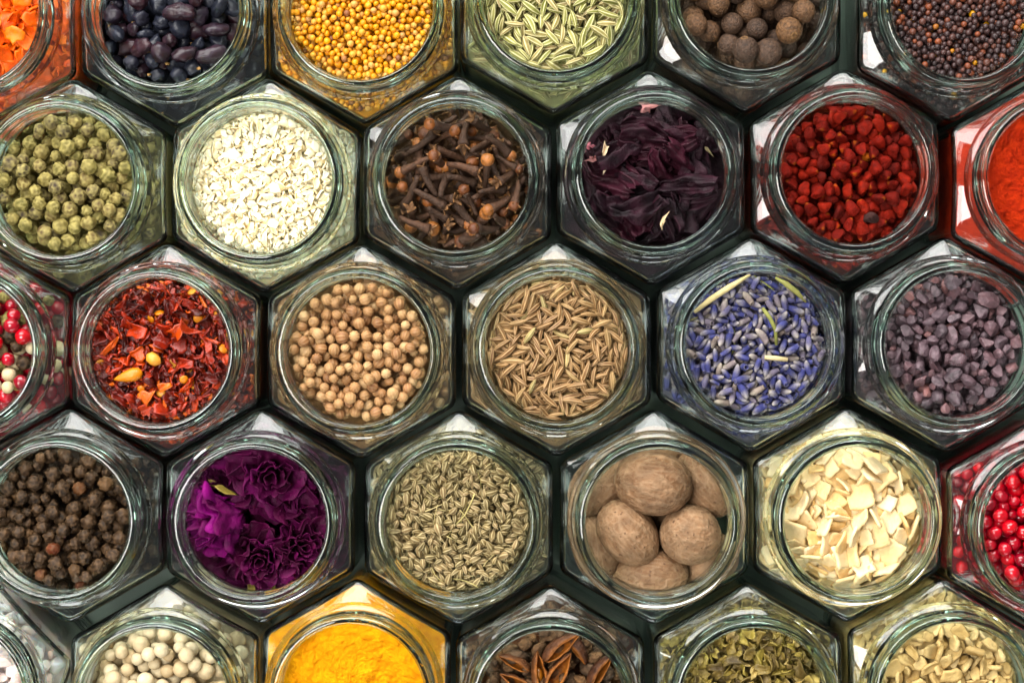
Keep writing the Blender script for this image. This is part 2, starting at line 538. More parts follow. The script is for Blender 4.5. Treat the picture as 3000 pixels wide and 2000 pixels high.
GLASS = glass_mat()
M = {
    'carrot': spice_mat('dried_carrot', [(0, (.55, .04, .002)), (.5, (.78, .085, .003)), (1, (.90, .16, .006))], .45, .3, (.92, .2, .01), .35, 500, .3),
    'sloe': spice_mat('dark_berry_skin', [(0, (.006, .007, .011)), (.6, (.010, .011, .019)), (.8, (.026, .006, .008)), (1, (.018, .007, .010))], .4, .35, (.024, .028, .045), .35, 500, .45, .35, 900),
    'sloe_tip': spice_mat('berry_stalk_end', [(0, (.3, .18, .07)), (1, (.4, .24, .1))]),
    'mustard': spice_mat('yellow_mustard', [(0, (.56, .20, .010)), (.35, (.66, .28, .028)), (.75, (.62, .32, .075)), (.95, (.50, .27, .10)), (.985, (.22, .08, .03)), (1, (.17, .07, .03))], .48, .35, None, 1, 700, .15, .1),
    'fennel': spice_mat('fennel_seed', [(0, (.17, .175, .042)), (.5, (.25, .235, .07)), (1, (.27, .19, .085))], .5, .28, (.74, .68, .40), .9, 500, .2),
    'allspice': spice_mat('allspice_berry', [(0, (.045, .027, .019)), (.6, (.075, .042, .026)), (1, (.125, .064, .03))], .62, .28, (.22, .12, .05), .3, 1300, .6, 1.0, 1800),
    'blackmustard': spice_mat('black_mustard', [(0, (.030, .019, .019)), (.55, (.055, .030, .028)), (.85, (.10, .038, .026)), (.985, (.2, .06, .03)), (.996, (.6, .3, .02)), (1, (.6, .32, .02))], .4, .35, None, 1, 900, .25, .1),
    'greenpepper': spice_mat('green_peppercorn', [(0, (.085, .075, .018)), (.4, (.125, .098, .028)), (.66, (.09, .055, .02)), (.8, (.04, .024, .02)), (1, (.02, .014, .014))], .6, .2, (.40, .335, .13), .85, 600, .35, .5),
    'garlic': spice_mat('garlic_flake', [(0, (.86, .66, .34)), (.4, (.92, .79, .52)), (1, (.94, .86, .66))], .55, .22, (.94, .85, .62), .5, 400, .12, .2, sss=.3),
    'clove': spice_mat('clove_stem', [(0, (.018, .010, .008)), (.6, (.032, .017, .012)), (1, (.058, .028, .018))], .62, .25, (.28, .14, .055), .9, 900, .45, .7, 2200),
    'clovebud': spice_mat('clove_bud', [(0, (.09, .03, .012)), (.5, (.18, .062, .02)), (1, (.30, .12, .04))], .5, .4, None, 1, 700, .45, .4),
    'hibiscus': spice_mat('hibiscus_petal', [(0, (.007, .0028, .005)), (.6, (.014, .004, .0075)), (.9, (.035, .004, .010)), (1, (.08, .006, .018))], .6, .2, (.065, .012, .026), .5, 300, .5, .6, 1300),
    'pale': spice_mat('pale_plant_scrap', [(0, (.62, .45, .25)), (.6, (.75, .6, .42)), (1, (.62, .2, .25))], .6, .3, None, 1, 500, .4),
    'annatto': spice_mat('annatto_seed', [(0, (.075, .008, .006)), (.5, (.135, .012, .009)), (.98, (.19, .018, .012)), (.988, (.25, .09, .02)), (.996, (.04, .018, .016)), (1, (.04, .018, .016))], .75, .12, (.34, .10, .025), .35, 700, .4, .6),
    'chili': spice_mat('chilli_flake', [(0, (.05, .007, .005)), (.35, (.14, .010, .005)), (.7, (.32, .020, .004)), (.9, (.50, .045, .004)), (1, (.62, .13, .010))], .34, .5, None, 1, 500, .5, .4),
    'chiliseed': spice_mat('chilli_seed', [(0, (.52, .17, .03)), (1, (.70, .34, .08))], .4, .45, None, 1, 300, .25),
    'coriander': spice_mat('coriander_seed', [(0, (.22, .095, .035)), (.4, (.325, .16, .06)), (.8, (.40, .22, .09)), (1, (.50, .32, .15))], .5, .28, (.56, .36, .17), .35, 600, .28, .2, sat=1.0),
    'cumin': spice_mat('caraway_seed', [(0, (.15, .075, .032)), (.6, (.23, .125, .053)), (.93, (.30, .19, .085)), (1, (.31, .27, .11))], .5, .3, (.60, .42, .23), .85, 600, .25, .2),
    'lavender': spice_mat('lavender_bud', [(0, (.032, .035, .13)), (.5, (.055, .058, .18)), (.72, (.10, .09, .17)), (1, (.22, .17, .14))], .8, .14, (.46, .41, .32), 1.0, 900, .35, .5, 3500, sat=1.0),
    'straw': spice_mat('dry_stalk', [(0, (.34, .30, .10)), (.6, (.46, .38, .17)), (1, (.58, .47, .26))], .6, .3, None, 1, 400, .3),
    'greenstalk': spice_mat('green_stalk', [(0, (.16, .17, .045)), (1, (.27, .25, .08))], .6, .3, None, 1, 400, .3),
    'blacksalt': spice_mat('black_salt', [(0, (.05, .038, .044)), (.5, (.09, .056, .066)), (.9, (.145, .075, .08)), (1, (.24, .10, .085))], .42, .4, (.18, .125, .14), .5, 900, .4, .6, 2500),
    'blackpepper': spice_mat('black_peppercorn', [(0, (.009, .007, .005)), (.5, (.018, .011, .007)), (.85, (.038, .021, .011)), (.96, (.10, .052, .02)), (1, (.10, .014, .007))], .52, .22, (.13, .075, .038), .7, 800, .45, .5),
    'rose': spice_mat('rose_petal', [(0, (.030, .0008, .013)), (.45, (.055, .001, .029)), (.75, (.09, .0015, .055)), (1, (.17, .003, .115))], .62, .14, (.12, .008, .055), .35, 250, .5, .6, 1100),
    'anise': spice_mat('anise_seed', [(0, (.12, .088, .036)), (.5, (.19, .135, .058)), (1, (.235, .16, .08))], .55, .28, (.58, .48, .27), .8, 600, .25, .2),
    'nutmeg': spice_mat('nutmeg_shell', [(0, (.17, .085, .038)), (.5, (.205, .108, .051)), (1, (.24, .132, .066))], .62, .18, (.50, .36, .22), .5, 260, .35, .8, 1000, speck=(900, (.10, .05, .025), .66), sat=1.0),
    'celery': spice_mat('dried_root_chip', [(0, (.70, .45, .19)), (.3, (.82, .62, .34)), (1, (.88, .74, .49))], .6, .22, (.80, .57, .27), .3, 280, .16, .5, 900, sss=.15),
    'redberry': spice_mat('red_berry', [(0, (.20, .006, .015)), (.4, (.42, .008, .02)), (1, (.60, .018, .024))], .22, .5, (.12, .02, .02), .25, 600, .25, .05, 900, coat=.4),
    'pinksalt': spice_mat('pink_salt', [(0, (.82, .62, .56)), (.4, (.90, .80, .76)), (1, (.95, .92, .90))], .25, .5, None, 1, 300, .08, .3, 900, sss=.4),
    'whitepepper': spice_mat('white_peppercorn', [(0, (.40, .29, .155)), (.3, (.54, .43, .265)), (1, (.64, .55, .37))], .6, .28, (.36, .26, .15), .25, 700, .16, .3),
    'staranise': spice_mat('star_anise_pod', [(0, (.035, .014, .009)), (.6, (.065, .026, .013)), (1, (.10, .04, .017))], .55, .32, (.36, .13, .035), .9, 500, .45, .7, 1500),
    'pod_seed': spice_mat('star_anise_seed', [(0, (.30, .11, .025)), (1, (.36, .14, .03))], .18, .6),
    'woody': spice_mat('woody_scrap', [(0, (.09, .06, .04)), (1, (.16, .085, .04))], .8, .2, None, 1, 700, .6, 1, 1500),
    'greenflake': spice_mat('green_pepper_flake', [(0, (.05, .03, .02)), (.25, (.11, .07, .022)), (.6, (.21, .145, .036)), (.85, (.32, .25, .05)), (1, (.42, .29, .13))], .45, .35, (.42, .32, .11), .4, 450, .4, .5),
    'ginger': spice_mat('ginger_chip', [(0, (.36, .22, .07)), (.3, (.50, .34, .135)), (.8, (.62, .46, .215)), (1, (.70, .56, .31))], .65, .22, (.66, .52, .27), .4, 350, .25, .5, 1100),
    'paprika': powder_mat('paprika_powder', (.33, .013, .0015), (.52, .030, .002)),
    'turmeric': powder_mat('turmeric_powder', (.86, .29, .001), (.98, .44, .003)),
}

# ------------------------------------------------------------------ table
tb = bpy.data.meshes.new('table_top')
bm = bmesh.new()
bmesh.ops.create_cube(bm, size=1.0)
bmesh.ops.scale(bm, vec=(0.9, 0.7, 0.03), verts=bm.verts)
bmesh.ops.translate(bm, vec=(0, 0, -0.0152), verts=bm.verts)
bm.to_mesh(tb); bm.free()
tb.materials.append(table_mat())
table = bpy.data.objects.new('table_surface', tb)
table['kind'] = 'structure'
C.objects.link(table)

# ------------------------------------------------------------------ the jar
NR = 216
TH = np.arange(NR) * 2 * math.pi / NR + math.pi / 2        # vertices of the hexagon point up and down the picture
HEXN = np.array([(math.cos(math.radians(a)), math.sin(math.radians(a))) for a in range(0, 360, 60)])


def hex_r(a, c):
    """polar radius of a hexagon of apothem a with corners rounded to radius c (c = a is a circle)"""
    d = np.stack([np.cos(TH), np.sin(TH)], 1)
    lo, hi = np.zeros(NR), np.full(NR, a * 1.3)
    ai = a - c
    for _ in range(40):
        t = (lo + hi) / 2
        p = d * t[:, None]
        q = p @ HEXN.T
        k = q.argmax(1)
        n = HEXN[k]
        al = (p * n).sum(1)
        tg = np.stack([-n[:, 1], n[:, 0]], 1)
        s = (p * tg).sum(1)
        half = ai * math.tan(math.pi / 6)
        dx, dy = al - ai, np.maximum(np.abs(s) - half, 0)
        dist = np.where(dx > 0, np.hypot(dx, dy), dx)
        ins = dist < c
        lo, hi = np.where(ins, t, lo), np.where(ins, hi, t)
    return lo


def thread(z):
    """four slanted lugs round the finish"""
    th = (TH + 0.5) % (math.pi / 2) / (math.pi / 2)
    z0 = 58.0 + 1.9 * th
    win = np.clip(np.minimum(th - 0.06, 0.92 - th) * 14, 0, 1)
    return 0.85 * win * np.exp(-((z - z0) / 0.62) ** 2)


def cone(r):
    """height of the sloping shoulder at radius r"""
    return 49.7 - (r - 22.5) * 0.445


def build_jar(seed):
    circ = lambda r: np.full(NR, float(r))
    rings = []                                              # (heights, radii) round the jar
    for z, a in [(0.6, 21), (0.1, 22.5), (0.1, 24), (0.5, 25.3), (1.4, 26.1), (3, 26.75), (12, 26.75), (24, 26.75), (36, 26.75), (42, 26.75), (44, 26.75)]:
        rings.append((circ(z), hex_r(a, 3.6)))
    for inset, drop in [(0.0, 1.3), (0.06, 0.9), (0.2, 0.54), (0.42, 0.27), (0.68, 0.1), (0.95, 0.0)]:
        r = hex_r(26.75 - inset, 3.6 - inset * .6)
        rings.append((cone(r) - drop, r))
    r0 = rings[-1][1]
    for t in (.2, .4, .6, .8, 1.0):
        r = r0 * (1 - t) + 23.05 * t
        rings.append((cone(r), r))
    prof = [(49.85, 22.5), (50.2, 22.35), (51.2, 22.3), (51.8, 22.5), (52.3, 23.2), (52.8, 24.1), (53.4, 24.65), (54.0, 24.8), (54.6, 24.65), (55.2, 24.1), (55.7, 23.2), (56.1, 22.6), (56.5, 22.35)]
    prof += [(z, 22.2) for z in np.arange(56.9, 61.6, 0.28)]
    prof += [(61.8, 22.2), (62.2, 22.05), (62.55, 21.75), (62.8, 21.35), (62.9, 20.9), (62.82, 20.65), (62.62, 20.4), (62.2, 20.2), (61.2, 20.12), (57, 20.05), (53, 20.05), (50.0, 20.1), (49.2, 20.25)]
    for z, r in prof:
        r = circ(r + .3 if r > 21 else r)
        if 56.6 < z < 61.7:
            r = r + thread(z)
        rings.append((circ(z), r))
    ri = hex_r(25.3 - .62, 2.6)
    for t in (0.04, .25, .5, .75, 1.0):
        r = 20.5 * (1 - t) + ri * t
        rings.append((cone(r) - 2.15, r))
    for inset, drop in [(0.4, .1), (0.2, 0.3), (0.06, 0.6), (0.0, 1.1)]:
        r = hex_r(25.3 - inset, 2.8 - inset * .4)
        rings.append((cone(r) - 2.15 - drop, r))
    for z, a in [(42, 25.3), (30, 25.3), (16, 25.3), (5, 25.25), (3.6, 24.8), (2.8, 23.6), (2.5, 21.5)]:
        rings.append((circ(z), hex_r(a, 2.8)))
    cs, sn = np.cos(TH), np.sin(TH)
    wob = [np.array([noise.noise(Vector((c * 1.7 + seed * 9, q * 1.7, z * .11))) for c, q in zip(cs, sn)]) for z in range(0, 70, 7)]
    rings = [(z, r * (1 + .0045 * wob[int(min(z.mean(), 62)) // 7])) for z, r in rings]
    nv = len(rings)
    v = np.concatenate([np.stack([r * np.cos(TH), r * np.sin(TH), z], 1) for z, r in rings])
    f = grid_tris(NR, nv)
    a0 = len(v)
    v = np.concatenate([v, [(0, 0, 0.9), (0, 0, 2.6)]])
    for i in range(NR):
        f.append((a0, (i + 1) % NR, i))
        b = (nv - 1) * NR
        f.append((a0 + 1, b + i, b + (i + 1) % NR))
    return mesh_np('spice_jar', v, f, None, GLASS)


JARS = [build_jar(k) for k in range(3)]

# ------------------------------------------------------------------ filling a jar
RES = 0.3
GN = 180                        # grid of 54 mm
GX = (np.arange(GN) - GN / 2 + 0.5) * RES
XX, YY = np.meshgrid(GX, GX, indexing='ij')
HEXD = np.max(np.stack([XX * n[0] + YY * n[1] for n in HEXN]), 0)
RAD = np.hypot(XX, YY)
CEIL = np.where(RAD > 19.8, 49.7 - (RAD - 22.5) * 0.445 - 2.15 - .2 - np.clip(HEXD - 24.4, 0, 1) * .8, 60)
INSIDE = (HEXD < 24.9) & (RAD < 27.6)


def rot_m(yaw, pitch, roll):
    return np.array(Euler((roll, pitch, yaw), 'XYZ').to_matrix())


def kernel(R, s):
    A = R @ np.diag(1 / s ** 2) @ R.T
    ex = math.sqrt((R[0] ** 2 * s ** 2).sum())
    ey = math.sqrt((R[1] ** 2 * s ** 2).sum())
    nx, ny = max(1, int(ex / RES)), max(1, int(ey / RES))
    x = np.arange(-nx, nx + 1) * RES
    y = np.arange(-ny, ny + 1) * RES
    X, Y = np.meshgrid(x, y, indexing='ij')
    b = A[0, 2] * X + A[1, 2] * Y
    c = A[0, 0] * X * X + 2 * A[0, 1] * X * Y + A[1, 1] * Y * Y - 1
    disc = b * b - A[2, 2] * c
    ok = disc > 0
    sq = np.sqrt(np.where(ok, disc, 0))
    return nx, ny, ok, (-b - sq) / A[2, 2], (-b + sq) / A[2, 2]


def contained(v, slack=0.12):
    hd = (v[:, :2] @ HEXN.T).max(1)
    r = np.hypot(v[:, 0], v[:, 1])
    lim = np.where(r > 19.85, 49.7 - (r - 22.5) * 0.445 - 2.15 - np.clip(hd - 24.4, 0, 1) * .8, 90)
    return bool(((hd < 25.3 - slack) & (r < 28.2 - slack) & (v[:, 2] < lim - slack)).all())


def squeeze(v):
    """press vertices that would go through the glass back inside the jar (jar-local mm)"""
    v = v.copy()
    hd = (v[:, :2] @ HEXN.T).max(1)
    r = np.hypot(v[:, 0], v[:, 1])
    low = v[:, 2] < 47.2
    k = np.ones(len(v))
    k = np.where(low, np.minimum(np.minimum(1, 25.0 / np.maximum(hd, 1e-6)), 27.9 / np.maximum(r, 1e-6)), k)
    neck = (v[:, 2] >= 47.2) & (v[:, 2] < 63.3)
    lim = np.clip(19.8 + np.maximum(0, 48.6 - v[:, 2]) / 0.445, 19.8, 23)
    k = np.where(neck, np.minimum(1, lim / np.maximum(r, 1e-6)), k)
    v[:, :2] *= k[:, None]
    return v


def pack(spec, r, level, dome, depth, kcand=10, nmax=2600):
    """Drop pieces one by one on a height field until the jar is filled to level; returns placements and how much of each shows."""
    target = np.where(RAD < 19.6, level + 8 + dome * np.clip(1 - (RAD / 19) ** 2, 0, 1), np.minimum(CEIL, 50) - 1.0)
    pen = np.zeros((GN, GN))
    H = target - depth
    ID = np.full((GN, GN), -1)
    out = []
    w = np.array([k['w'] for k in spec]); w = w / w.sum()
    core = RAD < 19.3
    shore = INSIDE & (RAD > 20) & (HEXD < 24.2) & (RAD < 26.6)
    cells = np.argwhere(INSIDE)
    fails = 0
    for n in range(nmax):
        if n % 20 == 0 and (fails > 2500 or ((H[core] - target[core]).mean() > -0.2 and (ID[core] < 0).mean() < 0.03 and (H[shore] - target[shore]).mean() > -0.9)):
            break
        ki = r.choice(len(spec), p=w)
        k = spec[ki]
        ti = int(r.integers(len(k['tm'])))
        tm = k['tm'][ti]
        sc = float(np.clip(r.normal(k['size'], k['sd']), k['size'] - 2 * k['sd'], k['size'] + 2.2 * k['sd']))
        s = np.maximum(tm.ext * sc * k.get('fit', 0.93), 0.12)
        if k['flat']:
            R = rot_m(r.uniform(0, 6.283), r.normal(0, k['tilt']), r.normal(0, k['tilt']) if k['flat'] == 2 else r.uniform(0, 6.283))
        else:
            R = np.array(Euler(tuple(r.uniform(0, 6.283, 3))).to_matrix())
        nx, ny, ok, zb, zt = kernel(R, s)
        best = None
        big = max(nx, ny)
        for _ in range(kcand):
            ci, cj = cells[r.integers(len(cells))]
            rr_ = RAD[ci, cj]
            if HEXD[ci, cj] + max(nx, ny) * RES * 0.72 > 25.1 or rr_ + max(nx, ny) * RES * 0.72 > 27.3:
                continue
            if ci < big + 2 or cj < big + 2 or ci > GN - big - 3 or cj > GN - big - 3:
                continue
            if rr_ < 19.7 and rr_ + min(nx, ny) * RES * 0.8 > 19.75:
                continue
            win = H[ci - nx:ci + nx + 1, cj - ny:cj + ny + 1]
            z = (win - zb)[ok].max()
            score = z - target[ci, cj] + pen[ci, cj]
            if best is None or score < best[0]:
                best = (score, ci, cj, z)
        if best is None:
            continue
        _, ci, cj, z = best
        if k['flat']:                                       # lean with the pieces underneath
            g = max(2, big)
            win = H[ci - g:ci + g + 1, cj - g:cj + g + 1]
            if win.shape == (2 * g + 1, 2 * g + 1):
                q = np.arange(-g, g + 1) * RES
                gx = (win * q[:, None]).sum() / ((q ** 2).sum() * len(q))
                gy = (win * q[None, :]).sum() / ((q ** 2).sum() * len(q))
                m = math.hypot(gx, gy)
                if m > 1e-6:
                    lim = min(m, k.get('lean', 0.6)) / m
                    up = Vector((-gx * lim, -gy * lim, 1)).normalized()
                    Rt = np.array(Vector((0, 0, 1)).rotation_difference(up).to_matrix())
                    R = Rt @ R
                    nx, ny, ok, zb, zt = kernel(R, s)
                    if ci - nx < 0 or cj - ny < 0 or ci + nx + 1 > GN or cj + ny + 1 > GN:
                        continue
                    z = (H[ci - nx:ci + nx + 1, cj - ny:cj + ny + 1] - zb)[ok].max()
        sl = (slice(ci - nx, ci + nx + 1), slice(cj - ny, cj + ny + 1))
        top = np.where(ok, z + zt, -99)
        if (top > CEIL[sl]).any():
            pen[ci - 1:ci + 2, cj - 1:cj + 2] += 0.5; fails += 1
            continue
        vv = tm.v[::max(1, len(tm.v) // 140)] @ R.T * sc + np.array([GX[ci], GX[cj], z])
        if not contained(vv):
            pen[ci - 1:ci + 2, cj - 1:cj + 2] += 0.5; fails += 1
            continue
        up = top > H[sl]
        H[sl] = np.where(up, top, H[sl])
        ID[sl] = np.where(up, n, ID[sl])
        out.append((n, ki, ti, sc, R, GX[ci], GX[cj], z))
    return out, ID, H


def tag(o, label, cat, group=None):
    o['label'] = label
    o['category'] = cat
    if group:
        o['group'] = group


def proj(x, y, z):
    """world millimetres to pixels of the 3000 px photo"""
    f = CAMD / (ZS + CAMD - z)
    return 1500 + x * f / K, 1000 - y * f / K


def place(o, jar, R, sc, x, y, z):
    hx, hy, rz = jar
    c, s = math.cos(rz), math.sin(rz)
    m = Matrix(((c, -s, 0), (s, c, 0), (0, 0, 1))) @ Matrix(R.tolist())
    o.rotation_euler = m.to_euler()
    o.location = Vector((hx + c * x - s * y, hy + s * x + c * y, z)) * S
    o.scale = (sc, sc, sc)


def tmesh(tm, name, mat):
    if name not in tm.mesh:
        tm.mesh[name] = mesh_np(name, tm.v, tm.f, {'tint': tm.t}, mat, tm_smooth.get(name, True))
    return tm.mesh[name]


tm_smooth = {'salt_crystal': False, 'pink_salt_crystal': False}
CAP = 300


def fill(jar, spec, seed, level=45.0, dome=2.0, depth=4.0, kcand=10, nmax=2600, cap=CAP, min_share=0.22):
    r = np.random.default_rng(seed)
    out, ID, H = pack(spec, r, level, dome, depth, kcand, nmax)
    hx, hy, rz = jar
    c, s = math.cos(rz), math.sin(rz)
    PX, PY = proj(hx + c * XX - s * YY, hy + s * XX + c * YY, level + 6)
    inframe = (PX > -4) & (PX < 3004) & (PY > -4) & (PY < 2004)
    wgt = np.where(inframe, np.where(RAD < 20, 1.0, 0.35), 0) * RES * RES
    flat = ID.ravel()
    okk = flat >= 0
    area = np.bincount(flat[okk], weights=wgt.ravel()[okk], minlength=nmax + 1)
    groups = {}
    for p in out:
        groups.setdefault(p[1], []).append(p)
    for ki, ps in groups.items():
        k = spec[ki]
        foot = lambda p: 3.0 * (sorted(k['tm'][p[2]].ext)[1] * sorted(k['tm'][p[2]].ext)[2]) * p[3] ** 2
        vis = [p for p in ps if area[p[0]] > min_share * foot(p)]
        vis.sort(key=lambda p: -area[p[0]])
        vis = vis[:cap]
        ids = {p[0] for p in vis}
        rest = [p for p in ps if p[0] not in ids]
        for p in vis:
            tm = k['tm'][p[2]]
            o = bpy.data.objects.new(k['name'], tmesh(tm, k['name'], k['mat']))
            C.objects.link(o)
            q = float(r.uniform(0, 1)) if 'q' not in k else float(r.uniform(*k['q']))
            o.color = (q, 0, 0, 1)
            place(o, jar, p[4], p[3], p[5], p[6], p[7])
            lab = k['label']
            if isinstance(lab, list):
                lab = next(l for lim, l in lab if q <= lim)
            tag(o, lab, k['cat'], k['group'])
            if 'extra' in k:
                k['extra'](o, p[2], q)
        if rest:
            vv, ff, tt, rr = [], [], [], []
            off = 0
            for p in rest:
                tm = k['tm'][p[2]]
                if k.get('lo'):
                    tm = k['lo'][p[2] % len(k['lo'])]
                vv.append(tm.v @ p[4].T * p[3] + np.array([p[5], p[6], p[7]]))
                ff.append(tm.f + off)
                tt.append(tm.t)
                rr.append(np.full(len(tm.v), r.uniform(0, 1) if 'q' not in k else r.uniform(*k['q'])))
                off += len(tm.v)
            me = mesh_np(k['name'] + '_fill', np.concatenate(vv), np.concatenate(ff), {'tint': np.concatenate(tt), 'rnd': np.concatenate(rr)}, k['mat'])
            o = bpy.data.objects.new(k['plural'], me)
            C.objects.link(o)
            o.color = (0, 0, 0, 1)
            o.location = (hx * S, hy * S, 0)
            o.rotation_euler = (0, 0, rz)
            o['kind'] = 'stuff'
            tag(o, k['masslabel'], k['cat'])
    return H


def core(jar, name, label, cat, mat, top=40.0, bumps=0.6, seed=0, scale=0.965, rnd=0.3):
    """the packed mass lower down in the jar"""
    prof = [(2.9, 20, 3), (3.4, 23.0, 3), (5, 24.9, 3), (20, 24.9, 3), (top - 2.0, 24.9, 3), (top - 1.0, 24.4, 3)]
    v = []
    for z, a, c in prof:
        rr = hex_r(a, c)
        v.append(np.stack([rr * np.cos(TH), rr * np.sin(TH), np.full(NR, z)], 1))
    nring = len(prof)
    for rad, z in [(19.6, top - .8), (19.0, top + .2), (18.6, top + 3), (18.3, top + 5.6), (17.8, top + 6.6)] + [(17.5 * (1 - k / 12), top + 7.0) for k in range(1, 12)]:
        ring = np.stack([rad * np.cos(TH), rad * np.sin(TH), np.full(NR, z)], 1)
        if rad < 18.5:
            ring[:, 2] += bumps * np.array([noise.noise(Vector((p[0] * .35 + seed, p[1] * .35, 1.0))) for p in ring])
        v.append(ring)
    nring = len(v)
    v = np.concatenate(v)
    f = grid_tris(NR, nring)
    a0 = len(v)
    v = np.concatenate([v, [(0, 0, 2.9), (0, 0, top + 7.0)]])
    for i in range(NR):
        f.append((a0, (i + 1) % NR, i))
        b = (nring - 1) * NR
        f.append((a0 + 1, b + i, b + (i + 1) % NR))
    me = mesh_np(name, v, f, {'rnd': np.full(len(v), rnd), 'tint': np.full(len(v), .3)}, mat)
    o = bpy.data.objects.new(name, me)
    C.objects.link(o)
    o.color = (0, 0, 0, 1)
    hx, hy, rz = jar
    o.location = (hx * S, hy * S, 0); o.rotation_euler = (0, 0, rz)
    o['kind'] = 'stuff'
    tag(o, label, cat)
    return o


def powder(jar, name, label, mat, seed, clumps):
    """loose powder filling the jar right up under the shoulder, with a lumpy cracked top"""
    prof = [(2.8, 20, 3), (3.6, 24.2, 3), (5, 25.1, 2.8), (30, 25.15, 2.8), (42, 25.15, 2.8), (43.6, 25.15, 2.8)]
    v = []
    for z, a, c in prof:
        rr = hex_r(a, c)
        v.append(np.stack([rr * np.cos(TH), rr * np.sin(TH), np.full(NR, z)], 1))
    for inset, drop in [(0.0, 1.3), (0.15, .6), (0.4, .25), (0.7, .1)]:
        r = hex_r(25.15 - inset, 2.8 - inset * .4)
        v.append(np.stack([r * np.cos(TH), r * np.sin(TH), cone(r) - 2.3 - drop], 1))
    r1 = hex_r(25.15 - .7, 2.5)
    for t in (.3, .6, .9):
        r = r1 * (1 - t) + 20.2 * t
        v.append(np.stack([r * np.cos(TH), r * np.sin(TH), cone(r) - 2.4], 1))
    for r, z in [(20.1, 48.9), (19.95, 50), (19.9, 53)]:
        v.append(np.stack([r * np.cos(TH), r * np.sin(TH), np.full(NR, z)], 1))
    nring = len(v)
    rr0 = 19.8
    nc = 64
    rd = np.random.default_rng(seed)
    cl = [(rd.uniform(-17, 17), rd.uniform(-17, 17), abs(rd.normal(0, .8)) + .35) for _ in range(clumps)]
    for k in range(nc):
        rad = rr0 * (1 - k / nc)
        ring = np.stack([rad * np.cos(TH), rad * np.sin(TH), np.zeros(NR)], 1)
        for i, p in enumerate(ring):
            x, y = p[0], p[1]
            z = 54.6 + 1.2 * noise.noise(Vector((x * .09 + seed, y * .09, 0))) + .6 * noise.noise(Vector((x * .28, y * .28 + seed, 2)))
            z += .5 * noise.noise(Vector((x * .8, y * .8, seed))) + .45 * noise.noise(Vector((x * 1.9, y * 1.9, seed)))
            n = noise.noise(Vector((x * .22 + 5, y * .22 + seed, 8)))
            z -= .7 * max(0, 1 - abs(n) * 18) * (.4 + max(0, noise.noise(Vector((x * .15, y * .15, seed + 4))) * 2))
            ring[i, 2] = z
        for cx, cyy, cr in cl:
            d2 = (ring[:, 0] - cx) ** 2 + (ring[:, 1] - cyy) ** 2
            ring[:, 2] += np.sqrt(np.maximum(cr * cr - d2, 0)) * 0.75
        v.append(ring)
    nring += nc
    v = np.concatenate(v)
    f = grid_tris(NR, nring)
    a0 = len(v)
    v = np.concatenate([v, [(0, 0, 2.8), (0, 0, v[-1, 2])]])
    for i in range(NR):
        f.append((a0, (i + 1) % NR, i))
        b = (nring - 1) * NR
        f.append((a0 + 1, b + i, b + (i + 1) % NR))
    o = bpy.data.objects.new(name, mesh_np(name, v, f, None, mat))
    C.objects.link(o)
    hx, hy, rz = jar
    o.location = (hx * S, hy * S, 0); o.rotation_euler = (0, 0, rz)
    o['kind'] = 'stuff'
    tag(o, label, 'spice powder')
    return o


def K_(name, plural, cat, label, group, mass, mat, tm, size=1.0, sd=0.1, flat=0, tilt=0.2, w=1.0, **kw):
    d = dict(name=name, plural=plural, cat=cat, label=label, group=group, masslabel=mass, mat=M[mat], tm=tm, size=size, sd=sd, flat=flat, tilt=tilt, w=w)
    d.update(kw)
    return d


# jar positions: hexagon centres measured on the 3000 px photo, turn in degrees
POS = {
    'carrot': (-55, 62, 0), 'sloe': (514, 58, 0), 'mustard': (1067, 49, 0.5), 'fennel': (1624, 20, -.4), 'allspice': (2186, 17, 0), 'blackmustard': (2787, 43, .3),
    'greenpepper': (212, 545, .3), 'garlic': (780, 543, -1.2), 'clove': (1340, 534, -.3), 'hibiscus': (1906, 520, .6), 'annatto': (2474, 515, 1.0), 'paprika': (3063, 535, 0),
    'mixed': (-73, 1025, 0), 'chili': (487, 1027, -.6), 'coriander': (1059, 1029, 0), 'cumin': (1630, 1022, .3), 'lavender': (2202, 1010, -.3), 'blacksalt': (2770, 1009, .2),
    'blackpepper': (203, 1510, 0), 'rose': (763, 1514, 0), 'anise': (1344, 1517, 0), 'nutmeg': (1917, 1515, 0), 'celery': (2483, 1508, .4), 'redberry': (3050, 1533, .4),
    'pinksalt': (-99, 2012, -17), 'whitepepper': (484, 2025, .4), 'turmeric': (1044, 2011, -.3), 'staranise': (1612, 2030, 0), 'greenflake': (2191, 2023, .3), 'ginger': (2759, 2009, -.3),
}
JARLABEL = {
    'carrot': 'orange dried carrot flakes', 'sloe': 'dried blue-black berries', 'mustard': 'yellow mustard seeds', 'fennel': 'pale green fennel seeds',
    'allspice': 'large brown allspice berries', 'blackmustard': 'tiny black mustard seeds', 'greenpepper': 'wrinkled green peppercorns', 'garlic': 'creamy white garlic flakes',
    'clove': 'dark brown cloves', 'hibiscus': 'dark purple hibiscus petals', 'annatto': 'matt red annatto seeds', 'paprika': 'orange-red paprika powder',
    'mixed': 'mixed red, white and green peppercorns', 'chili': 'red chilli flakes', 'coriander': 'round tan coriander seeds', 'cumin': 'brown ribbed caraway seeds',
    'lavender': 'blue lavender buds', 'blacksalt': 'purple-grey salt crystals', 'blackpepper': 'black peppercorns', 'rose': 'purple dried roses', 'anise': 'olive aniseed',
    'nutmeg': 'whole nutmegs', 'celery': 'cream square root chips', 'redberry': 'glossy pink-red berries', 'pinksalt': 'pale pink salt crystals',
    'whitepepper': 'white peppercorns', 'turmeric': 'bright yellow turmeric powder', 'staranise': 'brown star anise', 'greenflake': 'olive green dried pepper flakes', 'ginger': 'pale tan ginger chips',
}
JW = {}
